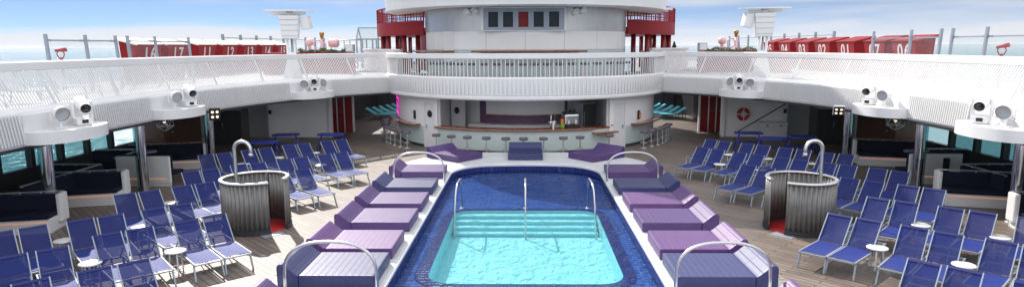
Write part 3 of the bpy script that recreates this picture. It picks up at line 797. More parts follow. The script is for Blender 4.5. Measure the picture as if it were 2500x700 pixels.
# ------------------------------------------------------------------ side tables
def side_table():
    t = thing('side_table', 'x', 'side table')
    MB().lathe([(0, .455), (.20, .455), (.215, .465), (.215, .48), (.20, .49), (0, .49)], n=24).build('table_top', 'white', t)
    for k in range(3):
        a = k*2.094; MB().bar((.12*math.cos(a), .12*math.sin(a), .46), (.16*math.cos(a), .16*math.sin(a), 0), .025, .025).build('leg', 'white', t)
    MB().tube([(.15*math.cos(a*math.pi/8), .15*math.sin(a*math.pi/8), .10) for a in range(16)], .009, 5, closed=True).build('foot_ring', 'white', t)
    return t
TB = Proto(side_table())
TL = [(-8.0, 10.3, 'first'), (-8.86, 12.08, 'second'), (-7.56+.02, 12.86, 'second'), (-10.5, 13.56, 'third'), (-9.4, 14.65, 'third'), (-10.0, 17.05, 'fourth'), (-7.56, 22.7, 'fifth'), (-8.75, 21.2, 'fifth'), (-10.57, 22.95, 'sixth'), (-9.75, 24.3, 'sixth'), (-8.7, 25.4, 'sixth')]
TR = [(7.59, 13.2, 'second'), (8.7, 12.13, 'second'), (9.58, 14.94, 'third'), (10.75, 13.96, 'third'), (8.0, 19.4, 'fourth'), (9.1, 18.5, 'fourth'), (7.14, 22.83, 'fifth'), (8.26, 21.82, 'fifth'), (9.5, 20.8, 'fifth'), (8.12, 24.94, 'sixth'), (9.31, 24.01, 'sixth'), (10.56, 22.99, 'sixth')]
for sd, T in (('left', TL), ('right', TR)):
    cnt = {}
    tot = {}
    for x, y, r in T: tot[r] = tot.get(r, 0)+1
    for x, y, r in sorted(T, key=lambda q: abs(q[0])):
        k = cnt.get(r, 0); cnt[r] = k+1
        TB.put((x, y, 0), random.uniform(0, 6), 'round white side table among the %s row of %s deck loungers, %s from pool' % (r, sd, ORD[k]), 'white side tables')

# ------------------------------------------------------------------ daybeds
def daybed_proto(nm, m):
    t = thing('daybed', 'x', 'daybed')
    def extr(prof, y0, y1, bev):
        b = bmesh.new()
        A = [b.verts.new((x, y0, z)) for x, z in prof]; B = [b.verts.new((x, y1, z)) for x, z in prof]
        n = len(prof); b.faces.new(A); b.faces.new(B[::-1])
        for i in range(n): b.faces.new((A[i], B[i], B[(i+1) % n], A[(i+1) % n]))
        bmesh.ops.recalc_face_normals(b, faces=b.faces[:])
        bmesh.ops.bevel(b, geom=b.edges[:], offset=bev, segments=3, affect='EDGES', profile=.6)
        for f in b.faces: f.smooth = False
        mb = MB(); mb.join(b); return mb
    extr([(-.95, .0), (-.95, .25), (.53, .25), (.53, .0)], -.71, .71, .035).build('mattress', m, t)
    extr([(.533, .0), (.533, .245), (.585, .27), (.81, .455), (.86, .475), (.92, .46), (.95, .41), (.95, 0)], -.71, .71, .03).build('headrest', m, t)
    return t
PR = {c: Proto(daybed_proto(c, c+'bed')) for c in ('navy', 'slate', 'purple', 'violet')}
rows = [(10.1, 'purple', 'violet'), (12.2, 'navy', 'slate'), (13.85, 'violet', 'violet'), (15.9, 'purple', 'purple'), (17.8, 'purple', 'violet'), (19.85, 'navy', 'navy'), (22.3, 'purple', 'purple')]
nmz = ['purple daybed cut off by the bottom edge, %s of the pool', 'dark blue daybed under the near arched handrail, %s of the pool', 'purple daybed behind the near dark blue one, %s of the pool',
       'purple daybed third from the near arch, %s of the pool', 'purple daybed just before the far dark blue one, %s of the pool', 'dark blue daybed before the far arched handrail, %s of the pool', 'purple daybed behind the far arched handrail, %s of the pool']
for k, (y, cl, cr) in enumerate(rows):
    for sx, cc in ((-1, cl), (1, cr)):
        PR[cc].put((sx*3.86, y, .20), 0 if sx > 0 else math.pi, nmz[k] % ('left' if sx < 0 else 'right'), 'daybeds along the pool')
PR['navy'].put((0, 26.1, .20), R(90), 'dark blue daybed at the head of the pool in front of the bar', 'daybeds at the head of the pool')
PR['purple'].put((-2.95, 25.75, .20), R(140), 'purple daybed turned diagonally at the left head of the pool', 'daybeds at the head of the pool')
PR['purple'].put((2.95, 25.75, .20), R(40), 'purple daybed turned diagonally at the right head of the pool', 'daybeds at the head of the pool')

# ------------------------------------------------------------------ arched handrails and pool handrails
for sx in (-1, 1):
    for y, nm in ((11.2, 'near'), (21.1, 'far')):
        t = thing('arch_handrail', '%s arched steel handrail beside the daybeds %s of the pool' % (nm, 'left' if sx < 0 else 'right'), 'handrail', (sx*3.66, y, .2), 0, 'arched handrails')
        hw, r, H = .87, .45, 1.02; pts = [(-hw, 0, 0), (-hw, 0, .35)]
        for i in range(1, 18):
            a = math.pi-math.pi*i/18; pts.append((hw*math.copysign(abs(math.cos(a))**.8, math.cos(a)), 0, .35+(H-.35)*math.sin(a)**.75))
        pts += [(hw, 0, .35), (hw, 0, 0)]
        MB().tube(pts, .032, 10).build('rail', 'steel', t)
        mb = MB()
        for x in (-hw, hw): mb.lathe([(.0, .015), (.06, .015), (.065, 0)], (x, 0, 0), 14)
        mb.build('foot_flange', 'steel', t)
def pool_rail(x, lab, dx):
    t = thing('pool_handrail', lab, 'handrail', (x, 0, 0), 0, 'pool handrails')
    pts = [(dx, 17.2, -.75), (dx*.6, 17.4, .2), (dx*.2, 17.5, .72), (0, 17.58, .82), (0, 17.75, .86), (0, 18.5, .84), (0, 18.8, .79), (0, 18.92, .65), (0, 18.97, -.17)]
    MB().tube(pts, .028, 10).build('rail', 'steel', t)
    MB().lathe([(.0, .02), (.07, .02), (.075, 0)], (0, 18.95, -.17), 14).build('foot_flange', 'steel', t)
pool_rail(-1.97, 'steel pool handrail at the left corner of the pool steps', -.08)
pool_rail(0., 'single steel pool handrail in the middle of the pool steps', 0)
pool_rail(1.93, 'steel pool handrail at the right corner of the pool steps', .08)

# ------------------------------------------------------------------ showers
def shower(sx):
    sd = 'left' if sx < 0 else 'right'
    t = thing('shower', 'round corrugated grey shower stall with red floor among the %s loungers' % sd, 'shower', (sx*7.22, 16.25, 0), 0, 'deck showers')
    mir = sx > 0
    # built for the left side; opening towards the pool and camera
    a0, a1 = -25., 265.                     # wall sweeps from right side, round the back and left, to the front
    rad = lambda u: .83 if u < .82 else .83+.0*u
    prof = []
    mb = MB(); n = 290; rows = []
    for i in range(n+1):
        a = R(a0+15+(a1-a0+35)*i/n); rr = .84+.022*math.sin(i/n*2*math.pi*40)
        rows.append([mb.bm.verts.new((r_*math.cos(a), r_*math.sin(a), z)) for r_, z in ((rr, .14), (rr, 1.34), (rr-.012, 1.34), (rr-.012, .14))])
    for a, b in zip(rows[:-1], rows[1:]):
        for j in range(4): mb.bm.faces.new((a[j], b[j], b[(j+1) % 4], a[(j+1) % 4])).smooth = (j in (0, 2))
    mb.bm.faces.new(rows[0]); mb.bm.faces.new(rows[-1][::-1]); mb.build('wall', 'gun', t, mirror=mir)
    A = lambda r, i, m_=60: (r*math.cos(R(a0+15+(a1-a0+35)*i/m_)), r*math.sin(R(a0+15+(a1-a0+35)*i/m_)))
    P = [A(.84, i) for i in range(61)]; Q = [(x/.84, y/.84) for x, y in P]
    MB().sweep(P, Q, [(.045, 1.335), (.05, 1.36), (.03, 1.385), (-.05, 1.385), (-.06, 1.36), (-.05, 1.335)]).build('rim', 'steel', t, mirror=mir)
    MB().sweep(P, Q, [(.045, 0), (.04, .14), (-.03, .14), (-.03, 0)]).build('base_ring', 'dark', t, mirror=mir)
    mb = MB(); mb.lathe([(0, .03), (.80, .03), (.80, 0)], n=40); mb.build('floor_mat', 'redmat', t, mirror=mir)
    px = -.52; pts = [(px, .05, .03), (px, .05, 1.0), (px, .05, 2.10)]
    for i in range(1, 13):
        a = math.pi-math.pi*i/12; pts.append((px+.22+.22*math.cos(a), 0.05, 2.10+.23*math.sin(a)))
    pts.append((px+.44, .05, 1.98))
    MB().tube(pts, .05, 12).build('pipe', 'steel', t, mirror=mir)
    MB().lathe([(0, .0), (.075, 0), (.06, .06), (.05, .08)], (px+.44, .05, 1.93), 14).build('shower_head', 'steel', t, mirror=mir)
    MB().bar((.0, .80, .2), (.0, .80, 1.33), .05, .03).build('support_post', 'steel', t, mirror=mir)
    MB().box((.62, -.62, .006), (.55, .42, .012), rotm('Z', 45)).build('threshold', 'grey', t, mirror=mir)
for sx in (-1, 1): shower(sx)

# ------------------------------------------------------------------ columns
for sx in (-1, 1):
    for k, (xc, y) in enumerate(((13.3, 16.9), (12.8, 20.4), (12.75, 24.9))):
        t = thing('steel_column', 'polished steel column under the %s balcony, %s from the camera' % ('left' if sx < 0 else 'right', ORD[k]), 'column', (sx*xc, y, 0), 0, 'polished columns')
        MB().lathe([(.15, 0), (.15, 2.49)], n=28).build('shaft', 'chrome', t)
        MB().lathe([(.151, .02), (.19, .02), (.19, 0)], n=28).build('base_plate', 'steel', t)
        MB().box((.19*sx, .05, 1.25), (.03, .22, 2.45)).build('glass_fin', 'glassdark', t)

# ------------------------------------------------------------------ booth seating
def booth(loc, rz, L_, label, mirror, back_white=False):
    t = thing('booth_bench', label, 'booth', loc, rz, 'booth seats under the balconies')
    B = lambda mb, n_, m_, par=t: mb.build(n_, m_, par, mirror=mirror)
    # local: bench runs along -x from the origin end panel, faces -y
    B(MB().box((-L_/2, .28, .19), (L_, .80, .38), bev=.02), 'plinth', 'white2')
    B(MB().box((-L_/2, -.128, .30), (L_-.1, .012, .025)), 'light_strip', 'strip')
    B(MB().box((-L_/2, .24, .45), (L_-.04, .78, .13), bev=.03), 'seat', 'navycush')
    mb = MB(); mb.box((-L_/2, .62, .69), (L_-.04, .16, .44), bev=.03); B(mb, 'backrest', 'navycush')
    B(MB().box((-L_/2, .72, .45), (L_, .05, .90), bev=.01), 'back_panel', 'white2')
    B(MB().box((.05, .52, .58), (.13, .40, .76), bev=.045), 'end_panel', 'white2')
    mb = MB(); mb.bar((-L_, .68, .965), (.05, .68, .965), .05, .03)
    k = 0
    while k < L_: mb.bar((-k, .68, .91), (-k, .68, .965), .03, .03); k += .5
    B(mb, 'top_rail', 'steel')
bl = [((-12.45, 15.75, 0), 13, 2.4), ((-12.6, 18.75, 0), 15, 2.2), ((-12.95, 24.5, 0), 15, 2.8)]
for k, (loc, rz, L_) in enumerate(bl):
    booth(loc, R(rz), L_, 'white and navy booth bench under the left balcony, %s from the camera' % ORD[k], False)
br = [((12.7, 15.75, 0), -13, 2.4), ((12.65, 18.75, 0), -15, 2.2), ((13.4, 25.2, 0), -15, 2.8)]
for k, (loc, rz, L_) in enumerate(br):
    booth(loc, R(rz), L_, 'white and navy booth bench under the right balcony, %s from the camera' % ORD[k], True)
def backbooth(x0, x1, y, label):
    t = thing('booth_bench', label, 'booth', ((x0+x1)/2, y, 0), 0, 'booth seats under the balconies'); L_ = x1-x0
    MB().box((0, 0, .57), (L_, .10, .98), bev=.04).build('back_panel', 'white2', t)
    MB().box((0, .0, .04), (L_-.05, .08, .08)).build('plinth', 'white2', t)
    MB().box((0, -.056, .26), (L_-.3, .012, .03)).build('light_strip', 'strip', t)
    MB().box((0, .45, .40), (L_, .75, .12), bev=.03).build('seat', 'navycush', t); MB().box((0, .12, .8), (L_, .12, .6), bev=.03).build('backrest', 'navycush', t)
backbooth(-14.3, -12.4, 21.3, 'white booth back with glowing orange strip beside the middle left column')
backbooth(13.3, 15.1, 21.7, 'white booth back with glowing orange strip beside the middle right column')
# low navy partitions between the booths
for sx in (-1, 1):
    sd = 'left' if sx < 0 else 'right'
    for nm, x0, y0, y1, x1 in (('near', 14.15, 16.9 if sx < 0 else 18.4, 20.3, 15.9), ('far', 14.5, 21.5, 23.3, 16.4)):
        t = thing('booth_partition', 'low navy partition with a steel rail behind the %s booths, %s one' % (sd, nm), 'partition', (sx*x0, y1, 0), 0, 'navy booth partitions')
        MB().box((0, (y0-y1)/2, .46), (.14, y1-y0, .92), bev=.02).build('side_panel', 'navycush', t)
        MB().box((sx*((x1-x0)/2+.08), 0, .46), (x1-x0, .14, .92), bev=.02).build('end_panel', 'navycush', t)
        mb = MB(); mb.bar((0, y0-y1, .965), (0, 0, .965), .05, .03); mb.bar((0, 0, .965), (sx*(x1-x0), 0, .965), .05, .03)
        for k in range(5):
            mb.box((0, (y0-y1)*k/4*.98, .94), (.03, .03, .05)); mb.box((sx*(x1-x0)*k/4*.98, 0, .94), (.03, .03, .05))
        mb.build('rail', 'steel', t)
for sx in (-1, 1):
    t = thing('pedestal_table', 'pale pedestal table between the %s booths near the windows' % ('left' if sx < 0 else 'right'), 'table', (sx*14.2, 22.9, 0), 0, 'booth tables')
    MB().lathe([(0, .92), (.36, .92), (.37, .94), (.36, .96), (0, .96)], n=24).build('table_top', 'grey', t); MB().lathe([(.04, .03), (.04, .92)], n=12).build('post', 'steel', t); MB().lathe([(0, .04), (.26, .02), (.27, 0)], n=20).build('base', 'steel', t)

# ship's side window walls
for sx in (-1, 1):
    sd = 'left' if sx < 0 else 'right'
    t = thing('window_wall', 'row of dark framed sea view windows along the %s side of the ship' % sd, 'window wall', (sx*17.2, 0, 0), 0, 'sea view window walls')
    MB().box((0, 12.2, .36), (.2, 30.4, .72)).build('sill_wall', 'dark', t); MB().box((0, 12.2, 2.42), (.2, 30.4, .16)).build('lintel', 'dark', t)
    mb = MB(); ys = [-3+1.42*k for k in range(21)]
    for y in ys: mb.box((0, y, 1.53), (.22, .16, 1.62))
    mb.build('mullions', 'dark', t)
    for y in ys[:-1]: MB().box((0, y+.71, 1.53), (.02, 1.26, 1.62)).build('pane', 'glassdark', t)
    t = thing('wood_panelling', 'brown wooden wall panel with a door near the %s booths' % sd, 'wall panel', (sx*16.6, 27.4, 0), 0, 'wooden wall panels')
    MB().box((0, 1.6, 1.23), (1.0, 3.2, 2.46)).build('panel', 'door_wood', t)
    d = MB().box((-sx*.52, .9, 1.02), (.05, .85, 2.0), bev=.01).build('door', 'door_wood', t); MB().box((-sx*.56, .55, 1.0), (.04, .12, .04)).build('handle', 'steel', d)
    MB().box((0, -.03, 1.23), (1.06, .05, 2.46)).build('end_trim', 'door_wood', t)

# walls facing the pool at the far corners
for sx in (-1, 1):
    sd = 'left' if sx < 0 else 'right'; X = lambda a: sx*a
    t = thing('service_wall', 'white wall with a grey roller shutter at the far %s corner of the deck' % sd, 'wall', (0, 33.2, 0), 0, 'far corner walls')
    MB().box((X(12.15), .1, 1.245), (3.3, .2, 2.49)).build('wall', 'wall', t)
    MB().box((X(10.42), -.0, 1.245), (.16, .34, 2.49), bev=.02).build('corner_post', 'white', t)
    mb = MB()
    for k in range(24): mb.box((X(14.75), .12, .05+k*.104), (1.9, .05, .094), rotm('X', 12))
    mb.build('roller_shutter', 'blind', t)
    MB().box((X(13.81), .02, 1.245), (.06, .26, 2.49)).build('shutter_guide', 'grey', t)
    MB().box((X(17.4), .1, 1.245), (3.4, .2, 2.49)).build('dark_wall', 'cabinet', t)
    MB().box((X(13.66), -.03, 1.35), (.16, .06, .22), bev=.01).build('control_box', 'dark', t)
    t = thing('service_cabinet', 'tall dark service cabinet left open beside the %s roller shutter' % sd, 'cabinet', (X(14.9 if sx < 0 else 15.0), 31.0, 0), 0, 'dark service cabinets')
    MB().box((0, 0, .88), (1.7, .9, 1.76), bev=.02).build('body', 'cabinet', t); d = MB().box((-.8*sx*0-.40, -.47, .88), (.78, .04, 1.66), bev=.01).build('door', 'dark', t); MB().box((.40, -.47, .88), (.78, .04, 1.66), bev=.01).build('door', 'dark', t)
    MB().box((0, -.44, 1.74), (1.72, .06, .05)).build('top_trim', 'grey', t); MB().box((.84*(-sx)*-1, -.45, .88), (.05, .08, 1.76)).build('corner_trim', 'grey', t)
    MB().box((-.07, -.51, .95), (.03, .03, .3)).build('handle', 'steel', t)
    # red lobby entrance beside the passage
    t = thing('red_entrance', 'red panelled entrance wall with white poles %s of the bar passage' % sd, 'entrance', (0, 35., 0), 0, 'red entrance walls')
    MB().box((X(10.72), .3, 1.245), (1.05, .1, 2.49)).build('panel', 'darkred', t)
    MB().box((X(10.7), .22, .55), (1.0, .05, 1.1)).build('low_panel', 'red', t)
    MB().box((X(10.0), .32, 1.245), (.38, .1, 2.49)).build('side_panel', 'red', t)
    for px_, py_ in ((10.22, .1), (10.62, .05)): mb = MB(); mb.tube([(X(px_), py_, 0), (X(px_), py_, 2.49)], .035, 10); mb.build('pole', 'white', t)
    MB().box((X(9.76), .3, 1.245), (.09, .16, 2.49)).build('door_jamb', 'white', t)
    MB().bar((X(11.1), .17, 1.12), (X(10.25), .17, 1.12), .03, .05).build('hand_bar', 'wood', t)
    # end of the passage
    t = thing('glass_screen', 'dark glazed screen closing the passage %s behind the bar' % sd, 'screen', (0, 46.6, 0), 0, 'dark passage screens')
    MB().box((X(8.), 0, 1.35), (6.4, .06, 2.7)).build('glazing', 'screen', t)
    mb = MB()
    for k in range(8): mb.box((X(5.1+k*.85), -.05, 1.35), (.07, .06, 2.7))
    mb.box((X(8), -.045, 2.68), (6.4, .07, .1)); mb.build('mullions', 'dark', t); MB().box((X(8), -.08, .10), (6.4, .1, .2)).build('kerb', 'white', t)
    mb = MB(); mb.box((X(11.2), 41, 1.245), (.1, 11.2, 2.49)); tag(mb.build('passage_wall', 'cabinet'), 'dark side wall of the passage %s behind the bar' % sd, 'wall', 'passage walls')

# life ring, diagonal strut, white chest
t = thing('life_ring', 'red and white life ring hung on the far right white wall', 'life ring', (11.4, 33.0, 1.22))
mb = MB(); mb.tube([(0.255*math.cos(k*math.pi/16), -.06, 0.255*math.sin(k*math.pi/16)) for k in range(32)], .085, 12, closed=True); mb.build('ring', 'redmat', t)
for k in range(4):
    a = k*math.pi/2; mb = MB(); mb.tube([(.255*math.cos(a+e), -.06, .255*math.sin(a+e)) for e in (-.09, 0, .09)], .089, 12); mb.build('band', 'white', t)
t = thing('diagonal_brace', 'dark diagonal brace rising across the far right white wall', 'brace', (11.05, 32.9, .25)); mb = MB(); mb.tube([(0, 0, 0), (2.9, 0, 1.75)], .03, 8); mb.build('rod', 'dark', t)
MB().lathe([(0, .02), (.08, .02), (.08, 0)], (0, .06, 0), 12, mtx=rotm('X', 90)).build('end_plate', 'grey', t)
t = thing('storage_chest', 'white storage chest against the far right wall', 'chest', (12.75, 32.5, 0)); MB().box((0, 0, .40), (1.35, .6, .78), bev=.03).build('body', 'white2', t); MB().box((0, -.01, .82), (1.42, .66, .07), bev=.02).build('lid', 'white', t)
mb = MB()
for x in (-.35, .35): mb.box((x, -.32, .7), (.10, .04, .12))
mb.build('latch', 'grey', t)

# blue tables behind the loungers
def blue_table():
    t = thing('blue_table', 'x', 'table')
    mb = MB(); mb.prism([(math.copysign(abs(math.cos(a))**.5, math.cos(a))*.60, math.copysign(abs(math.sin(a))**.6, math.sin(a))*.36) for a in [k*math.pi/14 for k in range(28)]], .80, .86); mb.build('table_top', 'bluetable', t)
    for s in (-1, 1): MB().tube([(s*.42, 0, .80), (s*.52, -.02, .62), (s*.66, -.18, 0)], .03, 8).build('leg', 'bluetable', t); MB().tube([(s*.42, 0, .80), (s*.52, .02, .62), (s*.66, .18, 0)], .03, 8).build('leg', 'bluetable', t)
    MB().box((0, 0, .40), (1.0, .30, .04), bev=.01).build('shelf', 'bluetable', t)
    return t
BT = Proto(blue_table())
for k, (x, y, a) in enumerate(((-11.05, 26.0, 10), (-10.95, 28.2, 4), (-8.9, 28.3, -6))): BT.put((x, y, 0), R(a), 'blue table with splayed legs behind the left loungers, %s from the left' % ORD[k], 'blue tables')
for k, (x, y, a) in enumerate(((10.2, 28.6, 4), (10.6, 26.9, -8), (12.1, 27.4, -4))): BT.put((x, y, 0), R(a), 'blue table with splayed legs behind the right loungers, %s from the bar' % ORD[k], 'blue tables')

# wire pendant lamps under the balconies
for sx in (-1, 1):
    t = thing('pendant_lamp', 'geometric silver wire pendant lamp under the %s balcony' % ('left' if sx < 0 else 'right'), 'pendant lamp', (sx*13.0, 22.2, 2.15), 0, 'wire pendant lamps')
    b = bmesh.new(); bmesh.ops.create_icosphere(b, subdivisions=1, radius=.34); mb = MB()
    for e in b.edges: mb.bar(e.verts[0].co, e.verts[1].co, .014, .014)
    b.free(); mb.build('wire_cage', 'steel', t); MB().bar((0, 0, .3), (0, 0, .35), .02, .02).build('stem', 'steel', t); MB().ico((0, 0, 0), .06, 1).build('bulb', 'ledlamp', t)

# ------------------------------------------------------------------ upper deck things
def digits(txt, h, parent, loc, rot, name='number'):
    cu = bpy.data.curves.new('number_text', 'FONT'); cu.body = txt; cu.size = h; cu.extrude = .006; cu.offset = .016; cu.align_x = 'CENTER'; cu.space_character = 1.25
    o = bpy.data.objects.new('number_text', cu); COL.objects.link(o)
    me = bpy.data.meshes.new_from_object(o.evaluated_get(bpy.context.evaluated_depsgraph_get())); bpy.data.objects.remove(o); bpy.data.curves.remove(cu)
    me.materials.clear(); me.materials.append(M['digit'])
    d = bpy.data.objects.new(name, me); COL.objects.link(d); d.parent = parent; d.location = loc; d.rotation_euler = rot; return d
def cabin(x, y, sx, txt):
    sd = 'left' if sx < 0 else 'right'
    t = thing('deck_cabin', '%s roofed red cabin marked %s on the %s upper deck' % ('cream' if sx < 0 else 'red', txt, sd), 'cabin', (x, y, 3.29), 0, 'numbered red cabins')
    z = 1.62; D = .70; wt, wb = .90, .70
    def V(b, u, y_, zz): return b.bm.verts.new((sx*u, y_, zz))
    mb = MB()
    A = [V(mb, .08, -wb, 0), V(mb, .08, wb, 0), V(mb, -.14, wt, z), V(mb, -.14, -wt, z)]
    B = [V(mb, D, -wb, 0), V(mb, D, wb, 0), V(mb, D, wt, z+.19), V(mb, D, -wt, z+.19)]
    mb.bm.faces.new(A); mb.bm.faces.new(B[::-1])
    for q in range(4): mb.bm.faces.new((A[q], B[q], B[(q+1) % 4], A[(q+1) % 4]))
    mb.build('body', 'red', t)
    mb = MB(); mt = Matrix(((sx*1., 0, 0), (0, 0, 1.), (0, 1., 0)))
    mb.prism([(-.18, z+.003), (-.18, z+.04), (D+.20, z+.30), (D+.20, z+.26)], -wt-.04, wt+.04, mtx=mt); mb.build('roof', 'cream' if sx < 0 else 'red', t)
    MB().bar((sx*-.16, -wt-.07, z+.0), (sx*(D+.19), -wt-.07, z+.25), .05, .06).build('roof_beam', 'cream' if sx < 0 else 'darkred', t)
    MB().box((sx*(D*.5), -wb-.10, z*.5), (D*.7, .05, z*.8)).build('side_panel', 'darkred', t)
    ang = math.atan2(.22, z)
    digits(txt, .82, t, (sx*(.08-.22*.88/z-.012), 0, .94), (R(90)+ang, 0, R(-90 if sx > 0 else 90)))
for k, txt in enumerate(('16', '17')): cabin(-16.8, 27.9+k*2.3, -1, txt); cabin(16.8, 28.4+k*2.35, 1, ('06', '07')[k])
for k, txt in enumerate(('11', '12', '13', '14', '15')): cabin(-16.8, 33.0+k*2.6, -1, txt)
for k, txt in enumerate(('01', '02', '03', '04', '05')): cabin(16.8, 33.5+k*2.6, 1, txt)

def windscreen(sx, x, ys, nm):
    sd = 'left' if sx < 0 else 'right'
    t = thing('glass_windscreen', '%s glass windscreen with grey posts above the %s balcony' % (nm, sd), 'windscreen', (0, 0, 3.29), 0, 'glass windscreens')
    for y in ys:
        MB().bar((sx*x, y, 0), (sx*(x+.10), y, 1.95 if sx < 0 else 2.06), .085, .085, (0, 1, 0)).build('post', 'grey', t)
    for a, b in zip(ys[:-1], ys[1:]):
        g = .12
        mb = MB(); mb.quad((sx*(x+.03), a+g, .25), (sx*(x+.03), b-g, .25), (sx*(x+.09), b-g, 1.72), (sx*(x+.09), a+g, 1.72)); mb.build('pane', 'glass', t)
        mb = MB(); mb.bar((sx*(x+.13), a+.10, 1.75), (sx*(x+.13), b-.10, 1.75), .03, .05); mb.bar((sx*(x+.03), a+.1, .55), (sx*(x+.03), b-.1, .55), .04, .05)
        for y in (a+.14, b-.14): mb.box((sx*(x+.13), y, 1.75), (.06, .16, .07))
        mb.build('rail', 'grey', t)
    MB().bar((sx*x, ys[0]-.2, 1.02), (sx*x, ys[-1]+.1, 1.02), .10, .05).build('cap_board', 'dark', t)
windscreen(-1, 15.4, (20.25, 22.1, 23.75), 'near'); windscreen(-1, 15.1, (24.0, 25.8, 28.4), 'far')
windscreen(1, 15.25, (19.6, 21.5, 23.2), 'near'); windscreen(1, 15.1, (23.6, 25.4, 28.1), 'far')
# far glass rail on the ship's side behind the cabins
for sx in (-1, 1):
    t = thing('glass_windscreen', 'distant glass rail with grey posts behind the %s numbered cabins' % ('left' if sx < 0 else 'right'), 'windscreen', (sx*18.95, 0, 3.29), 0, 'glass windscreens')
    ys = [39.5+2.5*k for k in range(9)]
    for y in ys: MB().box((0, y, 1.15), (.14, .14, 2.3)).build('post', 'grey', t)
    mb = MB(); mb.bar((0, ys[0], 2.08), (0, ys[-1], 2.08), .04, .05); mb.bar((0, ys[0], .9), (0, ys[-1], .9), .04, .05); mb.build('rail', 'grey', t)
    MB().quad((0, ys[0], .2), (0, ys[-1], .2), (0, ys[-1], 2.0), (0, ys[0], 2.0)).build('pane', 'glass', t)

# viewing telescopes
for sx, x, y in ((-1, -17.03, 22.9), (1, 16.48, 22.3)):
    t = thing('viewing_telescope', 'red coin viewing telescope behind the glass on the %s upper deck' % ('left' if sx < 0 else 'right'), 'telescope', (x, y, 3.29), R(8 if sx < 0 else -20), 'red telescopes')
    MB().lathe([(.12, 0), (.05, .06), (.05, 1.15)], n=12).build('post', 'redmat', t)
    mb = MB(); mb.tube([(-.07, 0, 1.14), (-.13, 0, 1.27), (-.09, 0, 1.38)], .02, 8); mb.tube([(.07, 0, 1.14), (.13, 0, 1.27), (.09, 0, 1.38)], .02, 8); mb.bar((-.08, 0, 1.14), (.08, 0, 1.14), .04, .04); mb.build('fork', 'redmat', t)
    mt = rotm('Y', 84 if sx < 0 else 76); mb = MB(); mb.lathe([(0, -.17), (.05, -.17), (.055, 0), (.075, .1), (.075, .2), (0, .2)], (0, 0, 1.42), 14, mtx=mt); mb.build('scope', 'redmat', t)

# speaker masts with radar wing
for sx in (-1, 1):
    sd = 'left' if sx < 0 else 'right'
    t = thing('speaker_mast', 'white speaker mast with wing antenna on the %s balcony' % sd, 'speaker mast', (sx*11.2, 30.2, 3.29), R(sx*-12), 'speaker masts')
    mb = MB(); mb.prism([(-.45, 0), (.45, 0), (.2, 1.0), (.2, 1.25), (-.2, 1.25), (-.2, 1.0)], -.06, .06, mtx=rotm('X', 90)); mb.build('foot', 'white', t)
    mb = MB(); mb.tube([(-.18, 0, .4), (-.18, 0, 2.0)], .055, 10); mb.tube([(.16, 0, .4), (.16, 0, 2.0)], .055, 10); mb.build('poles', 'white', t)
    mb = MB(); mb.tube([(-.0, .25, .0), (-.0, .25, 2.0)], .06, 10); mb.build('rear_pole', 'grey', t)
    mb = MB(); mb.bm.free(); b = bmesh.new(); bmesh.ops.create_cube(b, size=1)
    for v in b.verts:
        k = 1.0 if v.co.z > 0 else .80
        v.co.x *= .92*k; v.co.y *= .62*k; v.co.z *= 1.08
    bmesh.ops.bevel(b, geom=b.edges[:], offset=.025, segments=2, affect='EDGES')
    bmesh.ops.translate(b, vec=(0, -.05, 2.42), verts=b.verts); mb = MB(); mb.join(b); sp = mb.build('speaker_cabinet', 'white2', t)
    mb = MB()
    for k in range(4): mb.box((0, -.362+.016*(3-k), 2.02+k*.25), (.74+.05*k, .012, .012))
    mb.build('panel_seams', 'grey', sp)
    mb = MB(); mb.box((-sx*.74, -.05, 2.62), (.44, .42, .60), rotm('Y', -sx*-12) @ rotm('Z', 20*sx), .03); mb.build('side_speaker', 'white2', t)
    mb = MB(); mb.bar((-.75, -.05, 3.06), (.75, -.05, 3.06), .12, .10); mb.bar((-.95, -.05, 2.98), (.55, -.05, 2.98), .04, .05); mb.tube([(0, 0, 2.9), (0, 0, 3.15)], .16, 12); mb.build('bracket', 'white', t)
    mb = MB(); mb.prism([(1.16*math.copysign(abs(math.cos(a))**.7, math.cos(a)), .42*math.sin(a)-.05) for a in [k*math.pi/16 for k in range(32)]], 3.15, 3.22); mb.build('antenna_wing', 'white2', t)

